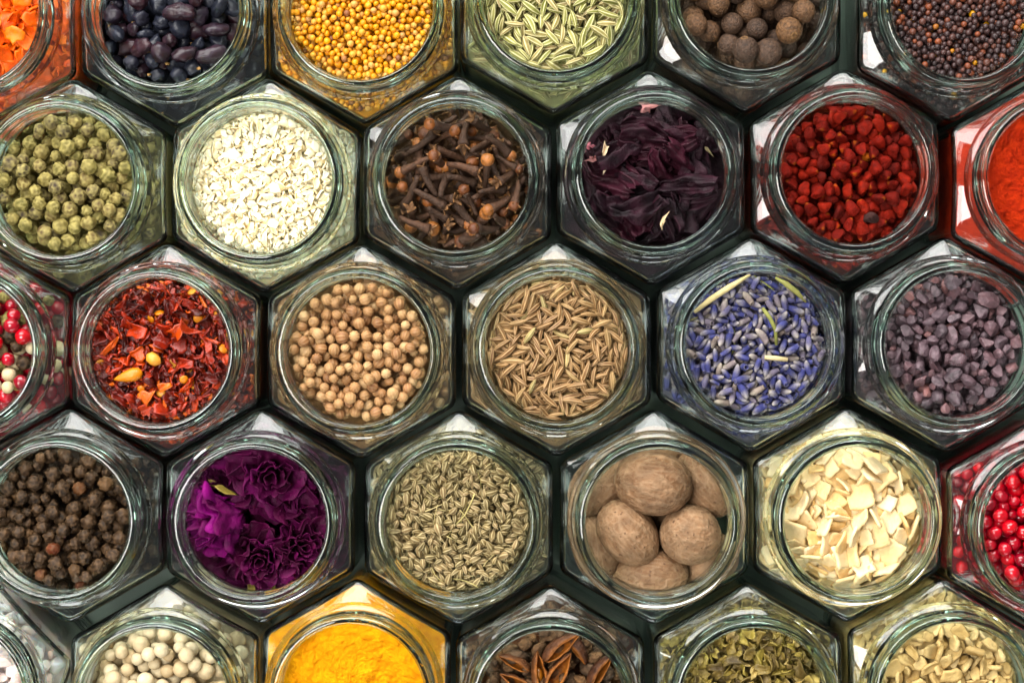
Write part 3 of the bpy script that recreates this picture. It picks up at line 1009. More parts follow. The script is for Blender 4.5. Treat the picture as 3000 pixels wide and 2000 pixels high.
for key, (px, py, a) in POS.items():
    hx, hy = (px - 1500) * K, -(py - 1000) * K
    JW[key] = (hx, hy, math.radians(a))
    o = bpy.data.objects.new('spice_jar', JARS[len(JW) % 3])
    C.objects.link(o)
    o.location = (hx * S, hy * S, 0.3 * S)
    o.rotation_euler = (0, 0, math.radians(a + 60 * (len(JW) * 5 % 6)))      # hexagons: a sixth of a turn keeps the outline
    tag(o, 'open hexagonal glass jar filled with ' + JARLABEL[key], 'glass jar', 'hexagonal glass spice jars standing side by side')


def rel(key, px, py, z):
    """photo pixel to jar-local millimetres at height z"""
    f = (ZS + CAMD - z) / CAMD
    x, y = (px - 1500) * K * f, -(py - 1000) * K * f
    hx, hy, rz = JW[key]
    dx, dy = x - hx, y - hy
    c, s = math.cos(-rz), math.sin(-rz)
    return c * dx - s * dy, s * dx + c * dy


def zat(H, key, px, py, up):
    """height of something lying on the filled surface H at this photo pixel"""
    x, y = rel(key, px, py, 54)
    i, j = int(x / RES + GN / 2), int(y / RES + GN / 2)
    return float(np.percentile(H[i - 8:i + 9, j - 8:j + 9], 85)) + up


def lone(name, tm, mat, key, px, py, z, R, sc, label, cat, q=0.5, group=None):
    x, y = rel(key, px, py, z)
    w = squeeze(tm.v @ R.T * sc + np.array([x, y, z])) - np.array([x, y, z])
    o = bpy.data.objects.new(name, mesh_np(name, (w @ R) / sc, tm.f, {'tint': tm.t}, mat))
    C.objects.link(o)
    o.color = (q, 0, 0, 1)
    place(o, JW[key], R, sc, x, y, z)
    tag(o, label, cat, group)
    return o


# ------------------------------------------------------------------ round spices
core(JW['mustard'], 'mustard_seed_bed', 'packed yellow mustard seeds low in the jar', 'mustard seeds', M['mustard'], 40.5)
fill(JW['mustard'], [K_('mustard_seed', 'mustard_seeds', 'mustard seed', [(.9, 'tiny round yellow mustard seed in the top row jar'), (1, 'tiny brown mustard seed among the yellow ones')],
     'yellow mustard seeds in their jar', 'yellow mustard seeds massed in the jar', 'mustard', [t_sphere(1.78, 2, .06, 1.2, i, .9) for i in range(5)], 1, .12, lo=[t_sphere(1.78, 2, .06, 1.2, 3)])],
     11, 45.6, 2.2, 3.6, 9, 2800)
core(JW['blackmustard'], 'black_mustard_bed', 'packed black mustard seeds low in the jar', 'mustard seeds', M['blackmustard'], 40.5)
fill(JW['blackmustard'], [K_('black_mustard_seed', 'black_mustard_seeds', 'mustard seed', [(.992, 'tiny dark purple-brown mustard seed in the corner jar'), (1, 'tiny yellow seed among the black mustard seeds')],
     'black mustard seeds in their jar', 'black mustard seeds massed in the jar', 'blackmustard', [t_sphere(1.75, 2, .06, 1.2, i + 9, .93) for i in range(5)], 1, .13)],
     12, 45.6, 1.6, 3.4, 9, 2800)

SP = [t_ridged_ball(2.95, 9, i) for i in range(4)]
core(JW['coriander'], 'coriander_seed_bed', 'packed tan coriander seeds low in the jar', 'coriander seeds', M['coriander'], 39)
fill(JW['coriander'], [K_('coriander_seed', 'coriander_seeds', 'coriander seed', [(.4, 'round brown ribbed coriander seed'), (1, 'round pale tan ribbed coriander seed')],
     'coriander seeds in the centre jar', 'tan coriander seeds massed in the jar', 'coriander', SP, 1, .09)], 13, 45.4, 2.0, 5.5, 10, 1500)

WR = [t_wrinkled(4.5, 3, .26, 1.6, i * 3.3) for i in range(8)]
WRS = [t_wrinkled(4.2, 3, .05, 1.4, i * 2.1 + 50, .05) for i in range(3)]
core(JW['greenpepper'], 'green_peppercorn_bed', 'packed green peppercorns low in the jar', 'peppercorns', M['greenpepper'], 36)
fill(JW['greenpepper'], [K_('green_peppercorn', 'green_peppercorns', 'peppercorn', [(.8, 'wrinkled olive green peppercorn'), (1, 'wrinkled dark purple-brown peppercorn among the green ones')],
     'green peppercorns in their jar', 'green peppercorns massed in the jar', 'greenpepper', WR + WRS, 1, .1)], 14, 44.6, 2.6, 8, 10, 800)

WB = [t_wrinkled(4.4, 3, .34, 1.8, i * 4.7 + 100, .1) for i in range(9)]
core(JW['blackpepper'], 'black_peppercorn_bed', 'packed black peppercorns low in the jar', 'peppercorns', M['blackpepper'], 36)
fill(JW['blackpepper'], [K_('black_peppercorn', 'black_peppercorns', 'peppercorn', [(.86, 'deeply wrinkled black peppercorn'), (.975, 'light brown wrinkled peppercorn among the black ones'), (1, 'smooth reddish peppercorn among the black ones')],
     'black peppercorns in their jar', 'black peppercorns massed in the jar', 'blackpepper', WB, 1, .12)], 15, 44.8, 2.0, 8, 10, 800)

WW = [t_wrinkled(4.15, 3, .03, 1.3, i * 2.2 + 200, .05) for i in range(6)]
core(JW['whitepepper'], 'white_peppercorn_bed', 'packed white peppercorns low in the jar', 'peppercorns', M['whitepepper'], 36)
fill(JW['whitepepper'], [K_('white_peppercorn', 'white_peppercorns', 'peppercorn', [(.25, 'tan dull peppercorn among the white ones'), (1, 'smooth round cream white peppercorn')],
     'white peppercorns in their jar', 'white peppercorns massed in the jar', 'whitepepper', WW, 1, .1)], 16, 45.2, 2.0, 8, 10, 800)

RB = [t_sphere(4.3, 3, .05, 1.0, i + .4) for i in range(5)] + [t_wrinkled(4.1, 3, .1, 1.2, i * 5 + 300, .1) for i in range(3)]
core(JW['redberry'], 'red_berry_bed', 'packed pink-red berries low in the jar', 'berries', M['redberry'], 36)
fill(JW['redberry'], [K_('red_berry', 'red_berries', 'red berry', 'glossy red berry in the right edge jar', 'red berries in the right edge jar', 'red berries massed in the right edge jar', 'redberry', RB, 1, .1)], 17, 45.0, 2.0, 8, 10, 800)

core(JW['mixed'], 'mixed_peppercorn_bed', 'packed mixed peppercorns low in the jar', 'peppercorns', M['redberry'], 36)
g = 'mixed peppercorns in the left edge jar'
fill(JW['mixed'], [K_('red_peppercorn', 'red_peppercorns', 'peppercorn', 'glossy red peppercorn in the mixed jar', g, 'red peppercorns massed in the mixed jar', 'redberry', RB, 1, .1, w=.55),
                   K_('pale_peppercorn', 'pale_peppercorns', 'peppercorn', 'cream white peppercorn in the mixed jar', g, 'white peppercorns massed in the mixed jar', 'whitepepper', WW, 1, .1, w=.2),
                   K_('olive_peppercorn', 'olive_peppercorns', 'peppercorn', 'olive green peppercorn in the mixed jar', g, 'green peppercorns massed in the mixed jar', 'greenpepper', WR, 1, .1, w=.2, q=(0, .6)),
                   K_('dark_peppercorn', 'dark_peppercorns', 'peppercorn', 'black peppercorn in the mixed jar', g, 'black peppercorns massed in the mixed jar', 'blackpepper', WB, 1, .1, w=.08)], 18, 45.0, 2.0, 8, 10, 800)


def t_allspice(seed):
    v, f = ICO[4]
    out, t = [], []
    for p in v:
        k = 1 + .03 * nz(p, 1.2, seed) + .02 * nz(p, 5, seed)
        d = math.hypot(p[0], p[1])
        tt = 0
        if p[2] > 0:
            k += .07 * math.exp(-((d - .2) / .07) ** 2) - .1 * math.exp(-(d / .12) ** 2)
            tt = math.exp(-((d - .2) / .08) ** 2)
        out.append(np.array(p) * k * 3.3); t.append(tt * 2.5 if tt > .3 else 0.15)
    return Tm(out, f, t)


core(JW['allspice'], 'allspice_bed', 'packed allspice berries low in the jar', 'allspice', M['allspice'], 33)
fill(JW['allspice'], [K_('allspice_berry', 'allspice_berries', 'allspice berry', [(.6, 'dark grey-brown rough round allspice berry'), (1, 'warm brown rough round allspice berry')],
     'allspice berries in their jar', 'allspice berries massed in the jar', 'allspice', [t_allspice(i) for i in range(4)], 1, .1)], 19, 44.0, 2.5, 11, 12, 300)


# dark berries, each with a pale stalk end
def t_sloe(seed, L=6.4, W=5.2):
    tm = t_wrinkled(1.0, 3, .24, 1.3, seed, .22)
    tm = Tm(tm.v * np.array([L, W, W * .9]), tm.f, tm.t)
    return tm


SL = [t_sloe(i * 3.1, L, W) for i, (L, W) in enumerate([(6.0, 5.6), (6.8, 5.2), (8.6, 5.0), (7.6, 4.4), (5.6, 5.0)])]
tipv, tipf = tube_arr([(0, 0, 0), (.7, .1, 0), (1.1, .1, .1)], [.42, .38, .5], 8)
TIPM = mesh_np('stalk_end', np.array(tipv), np.array(tipf), {'tint': np.zeros(len(tipv))}, M['sloe_tip'])


def sloe_tip(o, ti, q):
    if q < .62:
        c = bpy.data.objects.new('stalk_end', TIPM)
        C.objects.link(c)
        c.parent = o
        c.location = Vector((SL[ti].ext[0] * .93, 0, 0)) * S
        c.color = (q, 0, 0, 1)


core(JW['sloe'], 'dark_berry_bed', 'packed blue-black dried berries low in the jar', 'dried berries', M['sloe'], 35)
fill(JW['sloe'], [K_('dried_berry', 'dried_berries', 'dried berry', [(.7, 'shrivelled blue-black dried berry'), (1, 'shrivelled dark red-brown dried berry')],
     'dried blue-black berries in their jar', 'blue-black dried berries massed in the jar', 'sloe', SL, 1, .12, flat=2, tilt=.4, extra=sloe_tip)], 20, 43.6, 2.2, 9, 12, 400)

# ------------------------------------------------------------------ ribbed seeds
FN = [t_ridged(6.0, 1.75, 5, i, bend=(-.16, -.08, .0, .1, .2)[i], taper=.3, amp=.16, flat=.75) for i in range(5)]
core(JW['fennel'], 'fennel_seed_bed', 'packed fennel seeds low in the jar', 'fennel seeds', M['fennel'], 40)
fill(JW['fennel'], [K_('fennel_seed', 'fennel_seeds', 'fennel seed', [(.7, 'pale green ribbed fennel seed'), (1, 'pale brown ribbed fennel seed')], 'fennel seeds in their jar', 'pale green fennel seeds massed in the jar',
     'fennel', FN, 1, .14, flat=1, tilt=.2, fit=.82)], 21, 45.4, 2.2, 4.5, 12, 1500)
CM = [t_ridged(5.6, 1.35, 5, i, bend=(-.14, -.07, .0, .08, .16)[i], taper=.35, amp=.15, flat=.85) for i in range(5)]
core(JW['cumin'], 'caraway_seed_bed', 'packed caraway seeds low in the jar', 'caraway seeds', M['cumin'], 40.5)
fill(JW['cumin'], [K_('caraway_seed', 'caraway_seeds', 'caraway seed', [(.9, 'slim brown ribbed caraway seed'), (1, 'slim greenish ribbed caraway seed')], 'caraway seeds in their jar', 'brown caraway seeds massed in the jar',
     'cumin', CM, 1, .13, flat=1, tilt=.18, fit=.82)], 22, 45.6, 2.2, 3.8, 12, 2000)
AN = [t_ridged(3.3, 1.75, 5, i, bend=(-.1, 0, .1)[i % 3], taper=.15, amp=.14, flat=.8, droplet=.3, tail=(0, .9, 0, 0)[i % 4]) for i in range(6)]
ST = [t_stick(7, .28, i, .1) for i in range(3)]
core(JW['anise'], 'aniseed_bed', 'packed aniseed low in the jar', 'aniseed', M['anise'], 40.5)
fill(JW['anise'], [K_('anise_seed', 'anise_seeds', 'aniseed', 'small olive ribbed drop-shaped aniseed', 'aniseed in the bottom centre jar', 'olive aniseed massed in the jar', 'anise', AN, .9, .12, flat=1, tilt=.3, fit=.84),
                   K_('seed_stalk', 'seed_stalks', 'stalk', 'hair-thin straw stalk among aniseed', 'thin stalks among the aniseed', 'thin stalks buried in the aniseed', 'straw', ST, 1, .25, flat=1, tilt=.2, w=.035)],
     23, 45.6, 2.2, 3.8, 10, 2400)

LV = [t_bud(4.0, 1.6, i) for i in range(6)]
LS = [t_stick(9, .55, i + 3, .12) for i in range(3)]
core(JW['lavender'], 'lavender_bed', 'packed lavender buds low in the jar', 'lavender', M['lavender'], 39.5)
HL = fill(JW['lavender'], [K_('lavender_bud', 'lavender_buds', 'lavender bud', [(.6, 'deep blue lavender bud in its jar'), (1, 'grey-violet lavender bud in its jar')], 'lavender buds in their jar', 'blue lavender buds massed in the jar', 'lavender', LV, 1, .13, flat=1, tilt=.3, fit=.86),
                      K_('lavender_stalk', 'lavender_stalks', 'stalk', 'short olive stalk among the lavender buds', 'stalks among the lavender', 'stalks buried in the lavender', 'greenstalk', LS, .8, .25, flat=1, w=.008)],
     24, 45.2, 2.2, 5, 10, 1600)
v, f = tube_arr([(-9.4, 0, 0), (-4, .1, 0), (3, 0, .1), (9.4, 0, 0)], [.75, .85, .85, .8], 10, .7)
lone('straw_stem', Tm(v, f), M['straw'], 'lavender', 2114, 856, zat(HL, 'lavender', 2130, 870, .9), rot_m(math.radians(34.5), 0, .0), 1, 'long straw-coloured stem lying across the lavender', 'stem', .8)
v, f = tube_arr([(-5.5, 0, 0), (-2, .3, .2), (2, .2, .1), (5.5, -.4, 0)], [.5, .8, .75, .25], 8, .6)
lone('leaf_stem', Tm(v, f), M['greenstalk'], 'lavender', 2320, 845, zat(HL, 'lavender', 2310, 860, .7), rot_m(math.radians(-37), 0, 0), 1, 'curled green leaf stem at the rim of the lavender', 'stem', .7)
v, f = tube_arr([(-5.5, 0, 0), (-2, .5, .2), (1.5, .4, .1), (5.5, -1.4, 0)], [.5, .6, .55, .4], 8, .8)
lone('leaf_stem', Tm(v, f), M['greenstalk'], 'lavender', 2258, 955, zat(HL, 'lavender', 2258, 955, .5), rot_m(math.radians(-62), 0, 0), 1, 'bent brown-green twig in the middle of the lavender', 'stem', .2)
v, f = tube_arr([(-3.2, 0, 0), (0, .1, 0), (3.2, 0, 0)], [.6, .7, .6], 8, .7)
lone('straw_stem', Tm(v, f), M['straw'], 'lavender', 2274, 1049, zat(HL, 'lavender', 2274, 1049, .5), rot_m(math.radians(-6), 0, 0), 1, 'short pale straw stem lying flat in the lavender', 'stem', 1.0)

# ------------------------------------------------------------------ cloves
CLV = [t_clove_stem(L, i) for i, L in enumerate((10.5, 11.5, 9.5, 12, 8.5))]
BUD = t_wrinkled(3.3, 3, .06, 1.0, 77, .06)
BUDM = mesh_np('flower_bud', BUD.v, BUD.f, {'tint': BUD.t}, M['clovebud'])


def clove_bud(o, ti, q):
    if (q * 97) % 1 < .5:
        c = bpy.data.objects.new('flower_bud', BUDM)
        C.objects.link(c)
        c.parent = o
        tm, tip = CLV[ti]
        c.location = Vector((tm.ext[0] - 1.0, tip[1], tip[2])) * S
        k = 0.92 + .25 * ((q * 31) % 1)
        c.scale = (k, k, k)
        c.color = ((q * 13) % 1, 0, 0, 1)


core(JW['clove'], 'clove_bed', 'packed cloves low in the jar', 'cloves', M['clove'], 37)
fill(JW['clove'], [K_('clove', 'cloves', 'clove', 'dark brown clove with spread sepals', 'cloves in their jar', 'dark brown cloves massed in the jar', 'clove', [c[0] for c in CLV], 1, .1, flat=1, tilt=.45, fit=.74, lean=.8, extra=clove_bud)],
     25, 44.4, 2.6, 7.5, 14, 500, min_share=.1)

# ------------------------------------------------------------------ angular seeds and crystals
core(JW['annatto'], 'annatto_bed', 'packed red annatto seeds low in the jar', 'annatto seeds', M['annatto'], 37.5)
fill(JW['annatto'], [K_('annatto_seed', 'annatto_seeds', 'annatto seed', [(.982, 'matt brick red three-sided annatto seed'), (.992, 'golden brown annatto seed among the red ones'), (1, 'blackish annatto seed among the red ones')],
     'annatto seeds in their jar', 'red annatto seeds massed in the jar', 'annatto', [t_annatto(4.1, i) for i in range(6)], 1, .12, flat=2, tilt=.9, fit=.86)], 26, 45.0, 2.0, 7, 12, 900)
core(JW['blacksalt'], 'black_salt_bed', 'packed purple-grey salt crystals low in the jar', 'salt crystals', M['blacksalt'], 37.5)
fill(JW['blacksalt'], [K_('salt_crystal', 'salt_crystals', 'salt crystal', [(.5, 'dark purple-grey angular salt crystal'), (1, 'pinkish purple angular salt crystal')], 'purple-grey salt crystals in their jar', 'purple-grey salt crystals massed in the jar',
     'blacksalt', [t_rock(4.0, i, 3, 12, (1.15, .88, .78), .05, .42) for i in range(9)], .92, .26, flat=2, tilt=.8)], 27, 45.2, 2.0, 7, 12, 1000)
core(JW['pinksalt'], 'pink_salt_bed', 'packed pale pink salt low in the jar', 'salt crystals', M['pinksalt'], 39)
fill(JW['pinksalt'], [K_('pink_salt_crystal', 'pink_salt_crystals', 'salt crystal', 'pale pink angular salt crystal in the corner jar', 'pale pink salt crystals in the corner jar', 'pale pink salt crystals massed in the corner jar',
     'pinksalt', [t_rock(4.6, i + 40, 3, 10, (1.1, .95, .7), .03) for i in range(6)], 1, .25, flat=2, tilt=.8)], 28, 45.6, 2.0, 7, 12, 700)

# ------------------------------------------------------------------ flakes and chips
core(JW['carrot'], 'carrot_flake_bed', 'packed orange carrot flakes low in the jar', 'carrot flakes', M['carrot'], 39.5)
fill(JW['carrot'], [K_('carrot_flake', 'carrot_flakes', 'carrot flake', 'bright orange dried carrot flake', 'dried carrot flakes in the top left jar', 'orange dried carrot flakes massed in the jar', 'carrot',
     [t_flake(4.6, 3.6, .6, i, .18, .2, .2) for i in range(7)], 1, .22, flat=2, tilt=.45, fit=.8)], 29, 45.6, 2.0, 5, 10, 900)
core(JW['garlic'], 'garlic_flake_bed', 'packed garlic flakes low in the jar', 'garlic flakes', M['garlic'], 40.5)
fill(JW['garlic'], [K_('garlic_flake', 'garlic_flakes', 'garlic flake', 'small creamy white garlic flake', 'garlic flakes in their jar', 'creamy white garlic flakes massed in the jar', 'garlic',
     [t_flake(L, W, .45, i + 20, .16, .22, .1, 10, 3) for i, (L, W) in enumerate([(3.6, 2.2), (2.8, 2.2), (4.2, 1.6), (3.0, 1.4), (2.4, 1.8), (3.4, 2.6), (2.0, 1.5)])], .70, .18, flat=2, tilt=.5, fit=.78)], 30, 45.8, 2.2, 3.8, 9, 3200)
CF = [t_flake(L, W, .4, i + 60, .25, .25, 0, 9, 3, .25) for i, (L, W) in enumerate([(3.2, 1.6), (2.2, 1.3), (4.2, 1.0), (2.6, 2.0), (1.8, 1.0), (3.6, .8), (1.6, 1.3)])]
CFB = [t_flake(L, W, .45, i + 90, .3, .22, 0, 12, 4, .4) for i, (L, W) in enumerate([(5.2, 3.0), (6.0, 1.8), (4.6, 3.4)])]
CS = [t_sphere(2.6, 2, .08, 1, i, .35) for i in range(3)]
core(JW['chili'], 'chilli_flake_bed', 'packed red chilli flakes low in the jar', 'chilli flakes', M['chili'], 40.5)
HC = fill(JW['chili'], [K_('chilli_flake', 'chilli_flakes', 'chilli flake', [(.35, 'small dark red chilli flake'), (.75, 'small bright red chilli flake'), (1, 'small orange chilli flake')], 'chilli flakes in their jar', 'red chilli flakes massed in the jar', 'chili', CF, .85, .22, flat=2, tilt=.5, fit=.75, w=1),
                   K_('chilli_skin', 'chilli_skins', 'chilli flake', [(.5, 'large curled dark red piece of chilli skin'), (1, 'large curled orange-red piece of chilli skin')], 'chilli skins in their jar', 'chilli skins buried in the flakes', 'chili', CFB, .9, .2, flat=2, tilt=.5, fit=.75, w=.07),
                   K_('chilli_seed', 'chilli_seeds', 'chilli seed', 'flat golden orange chilli seed', 'chilli seeds among the flakes', 'chilli seeds buried in the flakes', 'chiliseed', CS, 1, .1, flat=2, tilt=.4, w=.009)],
     31, 45.6, 2.2, 3.8, 8, 2600)
v, f = tube_arr([(-4.2, 0, 0), (-3, .0, 0), (-1, 0, 0), (1.5, .05, 0), (3.2, .1, 0), (4.0, .1, 0)], [.15, .75, 1.5, 1.95, 1.6, .5], 14, .8)
lone('fruit_seed', Tm(v, f), M['chiliseed'], 'chili', 375, 1101, zat(HC, 'chili', 375, 1101, 1.2), rot_m(math.radians(14), 0, 0), 1, 'smooth almond-shaped orange-brown seed on the chilli flakes', 'seed', .2)
v, f = tube_arr([(-2.4, 0, 0), (-1.6, .0, 0), (0, 0, 0), (1.3, .05, 0), (2.2, .1, 0)], [.3, 1.5, 1.8, 1.4, .3], 12, .8)
lone('fruit_seed', Tm(v, f), M['chiliseed'], 'chili', 450, 1052, zat(HC, 'chili', 450, 1052, 1.0), rot_m(math.radians(-35), 0, 0), 1, 'broad golden seed half wrapped in red chilli skin', 'seed', .9)
CE = [t_flake(L, W, 1.25, i + 120, .075, .045, 1.0, 24, 5, .05) for i, (L, W) in enumerate([(8.2, 7.6), (7.4, 6.2), (9.4, 5.4), (7.8, 7.0), (6.4, 5.0), (8.6, 6.4)])]
core(JW['celery'], 'root_chip_bed', 'packed cream root chips low in the jar', 'root chips', M['celery'], 36)
fill(JW['celery'], [K_('root_chip', 'root_chips', 'dried root chip', [(.35, 'golden cream square dried root chip'), (1, 'pale cream square dried root chip')], 'square dried root chips in their jar', 'cream root chips massed in the jar', 'celery', CE, .74, .13, flat=2, tilt=.4, fit=.72, lean=.9)],
     32, 45.2, 2.4, 8, 14, 500, min_share=.12)
GF = [t_flake(L, W, .5, i + 160, .35, .25, 0, 12, 4, .5) for i, (L, W) in enumerate([(5.0, 3.2), (4.0, 2.6), (5.6, 2.2), (3.4, 3.0), (4.4, 3.6), (2.6, 2.0)])]
core(JW['greenflake'], 'green_flake_bed', 'packed olive pepper flakes low in the jar', 'pepper flakes', M['greenflake'], 38)
fill(JW['greenflake'], [K_('green_pepper_flake', 'green_pepper_flakes', 'pepper flake', [(.3, 'dark brown-green curled pepper flake'), (.85, 'olive yellow curled pepper flake'), (1, 'pale straw curled pepper flake')], 'green pepper flakes in their jar', 'olive pepper flakes massed in the jar', 'greenflake', GF, 1, .18, flat=2, tilt=.6, fit=.68, lean=.9)],
     33, 45.0, 2.0, 6.5, 10, 1200)
GI = [t_flake(L, W, 1.3, i + 200, .09, .15, .6, 12, 4, .06) for i, (L, W) in enumerate([(6.0, 3.4), (5.0, 3.0), (6.6, 2.6), (4.2, 3.6), (3.6, 2.4), (5.4, 4.2)])]
core(JW['ginger'], 'ginger_chip_bed', 'packed tan ginger chips low in the jar', 'ginger chips', M['ginger'], 38)
fill(JW['ginger'], [K_('ginger_chip', 'ginger_chips', 'ginger chip', [(.3, 'golden tan dried ginger chip'), (1, 'pale tan dried ginger chip')], 'dried ginger chips in the bottom right jar', 'pale tan ginger chips massed in the jar', 'ginger', GI, .95, .18, flat=2, tilt=.5, fit=.76, lean=.8)],
     34, 45.2, 2.0, 7, 12, 900)

powder(JW['paprika'], 'paprika_powder', 'loose orange-red paprika powder with rounded lumps', M['paprika'], 3, 40)
powder(JW['turmeric'], 'turmeric_powder', 'loose bright yellow turmeric powder with fine cracks', M['turmeric'], 6, 26)


dv, df = [], []
rd = np.random.default_rng(5)
tx, ty, tr = JW['turmeric']
bv, bf = ICO[1]
for _ in range(260):
    a = rd.uniform(0, 2 * math.pi)
    r = rd.uniform(22.9, 25.4) if rd.random() < .6 else rd.uniform(20.6, 21.6)
    z = 49.7 - (r - 22.5) * .445 + .42 if r > 22 else 63.25
    df.append(bf + len(bv) * len(dv))
    dv.append(bv * rd.uniform(.07, .2) + np.array([r * math.cos(a), r * math.sin(a), z]))
o = bpy.data.objects.new('turmeric_dust', mesh_np('turmeric_dust', np.concatenate(dv), np.concatenate(df), None, M['turmeric']))
C.objects.link(o)
o.location = (tx * S, ty * S, 0)
o['kind'] = 'stuff'
tag(o, 'yellow turmeric dust scattered on the shoulder and rim of its jar', 'dust')


# ------------------------------------------------------------------ nutmegs
def t_nutmeg(L, W, seed):
    v, f = ico(6)
    out, t = [], []
    for p in v:
        wv = .25 * nz(p, 2.0, seed + 2)
        q = (p[0] * .5 + wv, p[1] * 1.5 + wv, p[2] * 1.5)
        n = nz(q, 3.6, seed)
        n2 = nz(q, 8.0, seed + 5)
        k = 1 + .017 * (1 - min(1, abs(n) * 4)) + .017 * (1 - min(1, abs(n2) * 3)) + .04 * nz(p, .8, seed)
        out.append((p[0] * k * L / 2, p[1] * k * W / 2, p[2] * k * W / 2))
        t.append(min(1, max(0, (p[0] - .93) * 18)) if p[0] > .93 else max((1 - min(1, abs(n) * 3)) * .5, (1 - min(1, abs(n2) * 3)) * .32))
    return Tm(out, f, t)


NM = [  # crop pixel x, y, length mm, width mm, direction of the pale end in the picture (deg, anticlockwise), tilt, z, label
    (412, 305, 21.8, 18.0, 172, 6, 47.5, 'large oval nutmeg lying highest, across the top of its jar'),
    (314, 505, 20.5, 15.6, -52, 10, 45.5, 'oval nutmeg showing its pale round end, left of the round one'),
    (562, 510, 18.5, 16.6, -10, 50, 45.0, 'nutmeg seen nearly end-on, looking round'),
    (400, 668, 21.2, 15.4, 184, 0, 41.0, 'oval nutmeg lying flat at the bottom of the mouth'),
    (190, 548, 20.5, 14.0, 100, 12, 39.5, 'upright nutmeg pressed against the left glass'),
    (196, 312, 20.5, 14.0, 48, 5, 40.0, 'ridged nutmeg half hidden at the upper left rim'),
    (618, 308, 21.0, 14.6, -55, 8, 40.5, 'nutmeg with a crumbling dark end at the upper right rim'),
    (420, 178, 18.0, 14.0, 0, 0, 36.5, 'nutmeg tucked behind the largest one at the top rim'),
    (640, 620, 18.0, 14.0, 50, 0, 36.0, 'shaded nutmeg under the round one'),
    (440, 480, 18.0, 14.0, 70, 0, 31.0, 'shaded nutmeg deep in the middle of the pile'),
    (260, 380, 18.0, 14.0, 60, 0, 32.0, 'shaded nutmeg deep behind the oval ones'),
]
for i, (cx, cyy, L, W, ang, ti, z, lab) in enumerate(NM):
    px, py = 1610 + cx / 1.358, 1190 + cyy / 1.358
    lone('nutmeg', t_nutmeg(L, W, i * 7.7), M['nutmeg'], 'nutmeg', px, py, z + 4.5, rot_m(math.radians(ang), math.radians(ti), i), 1, lab, 'nutmeg', (i * .37) % 1, 'nutmegs in their jar')


# ------------------------------------------------------------------ roses
def petal(r0, h, width, th0, open_, ruf, seed, thick=.16, nu=21, nvv=13):
    """One petal: a cupped sheet round the z axis, its edge frilled and curled outwards."""
    top, bot, tt = [], [], []
    for j in range(nvv):
        vv = j / (nvv - 1)
        for i in range(nu):
            u = -1 + 2 * i / (nu - 1)
            wfac = math.sin(math.pi * (0.16 + .84 * vv) * .62) ** .8
            a = th0 + u * width * wfac
            edge = vv ** 2.2
            r = r0 * (.28 + .72 * vv ** .75) + open_ * edge * r0 * .8
            r += ruf * edge * math.sin(u * 5 + seed * 2.3) * r0 * .16 + .3 * r0 * nz((u * 1.6, vv * 2.6, seed), 1.2) * (.3 + vv) + .11 * r0 * nz((u * 4, vv * 5, seed + 2), 1) * vv
            z = h * (vv ** .9) * (1 - .14 * u * u) - open_ * edge * h * .42 + ruf * edge * .13 * h * math.sin(u * 7.3 + seed) + .15 * h * nz((u * 2.2, vv * 2.6, seed + 7), 1) + .05 * h * edge * nz((u * 4.5, 1, seed + 5), 1)
            p = Vector((r * math.cos(a), r * math.sin(a), z))
            n = Vector((math.cos(a), math.sin(a), -.2)).normalized() * thick / 2
            top.append(tuple(p + n)); bot.append(tuple(p - n))
            tt.append(min(1, max(0, .2 + .7 * nz((u * 2, vv * 2, seed), 1) + (.4 if j == nvv - 1 else 0))))
    f = grid_tris(nu, nvv, False)
    n = nu * nvv
    f2 = [(a + n, c + n, b + n) for a, b, c in f]
    rim = [j * nu for j in range(nvv)] + [(nvv - 1) * nu + i for i in range(1, nu)] + [j * nu + nu - 1 for j in range(nvv - 2, -1, -1)]
    e = []
    for a, b in zip(rim, rim[1:]):
        e += [(a, b, b + n), (a, b + n, a + n)]
    return np.array(top + bot), np.array(f + f2 + e), np.array(tt + tt)


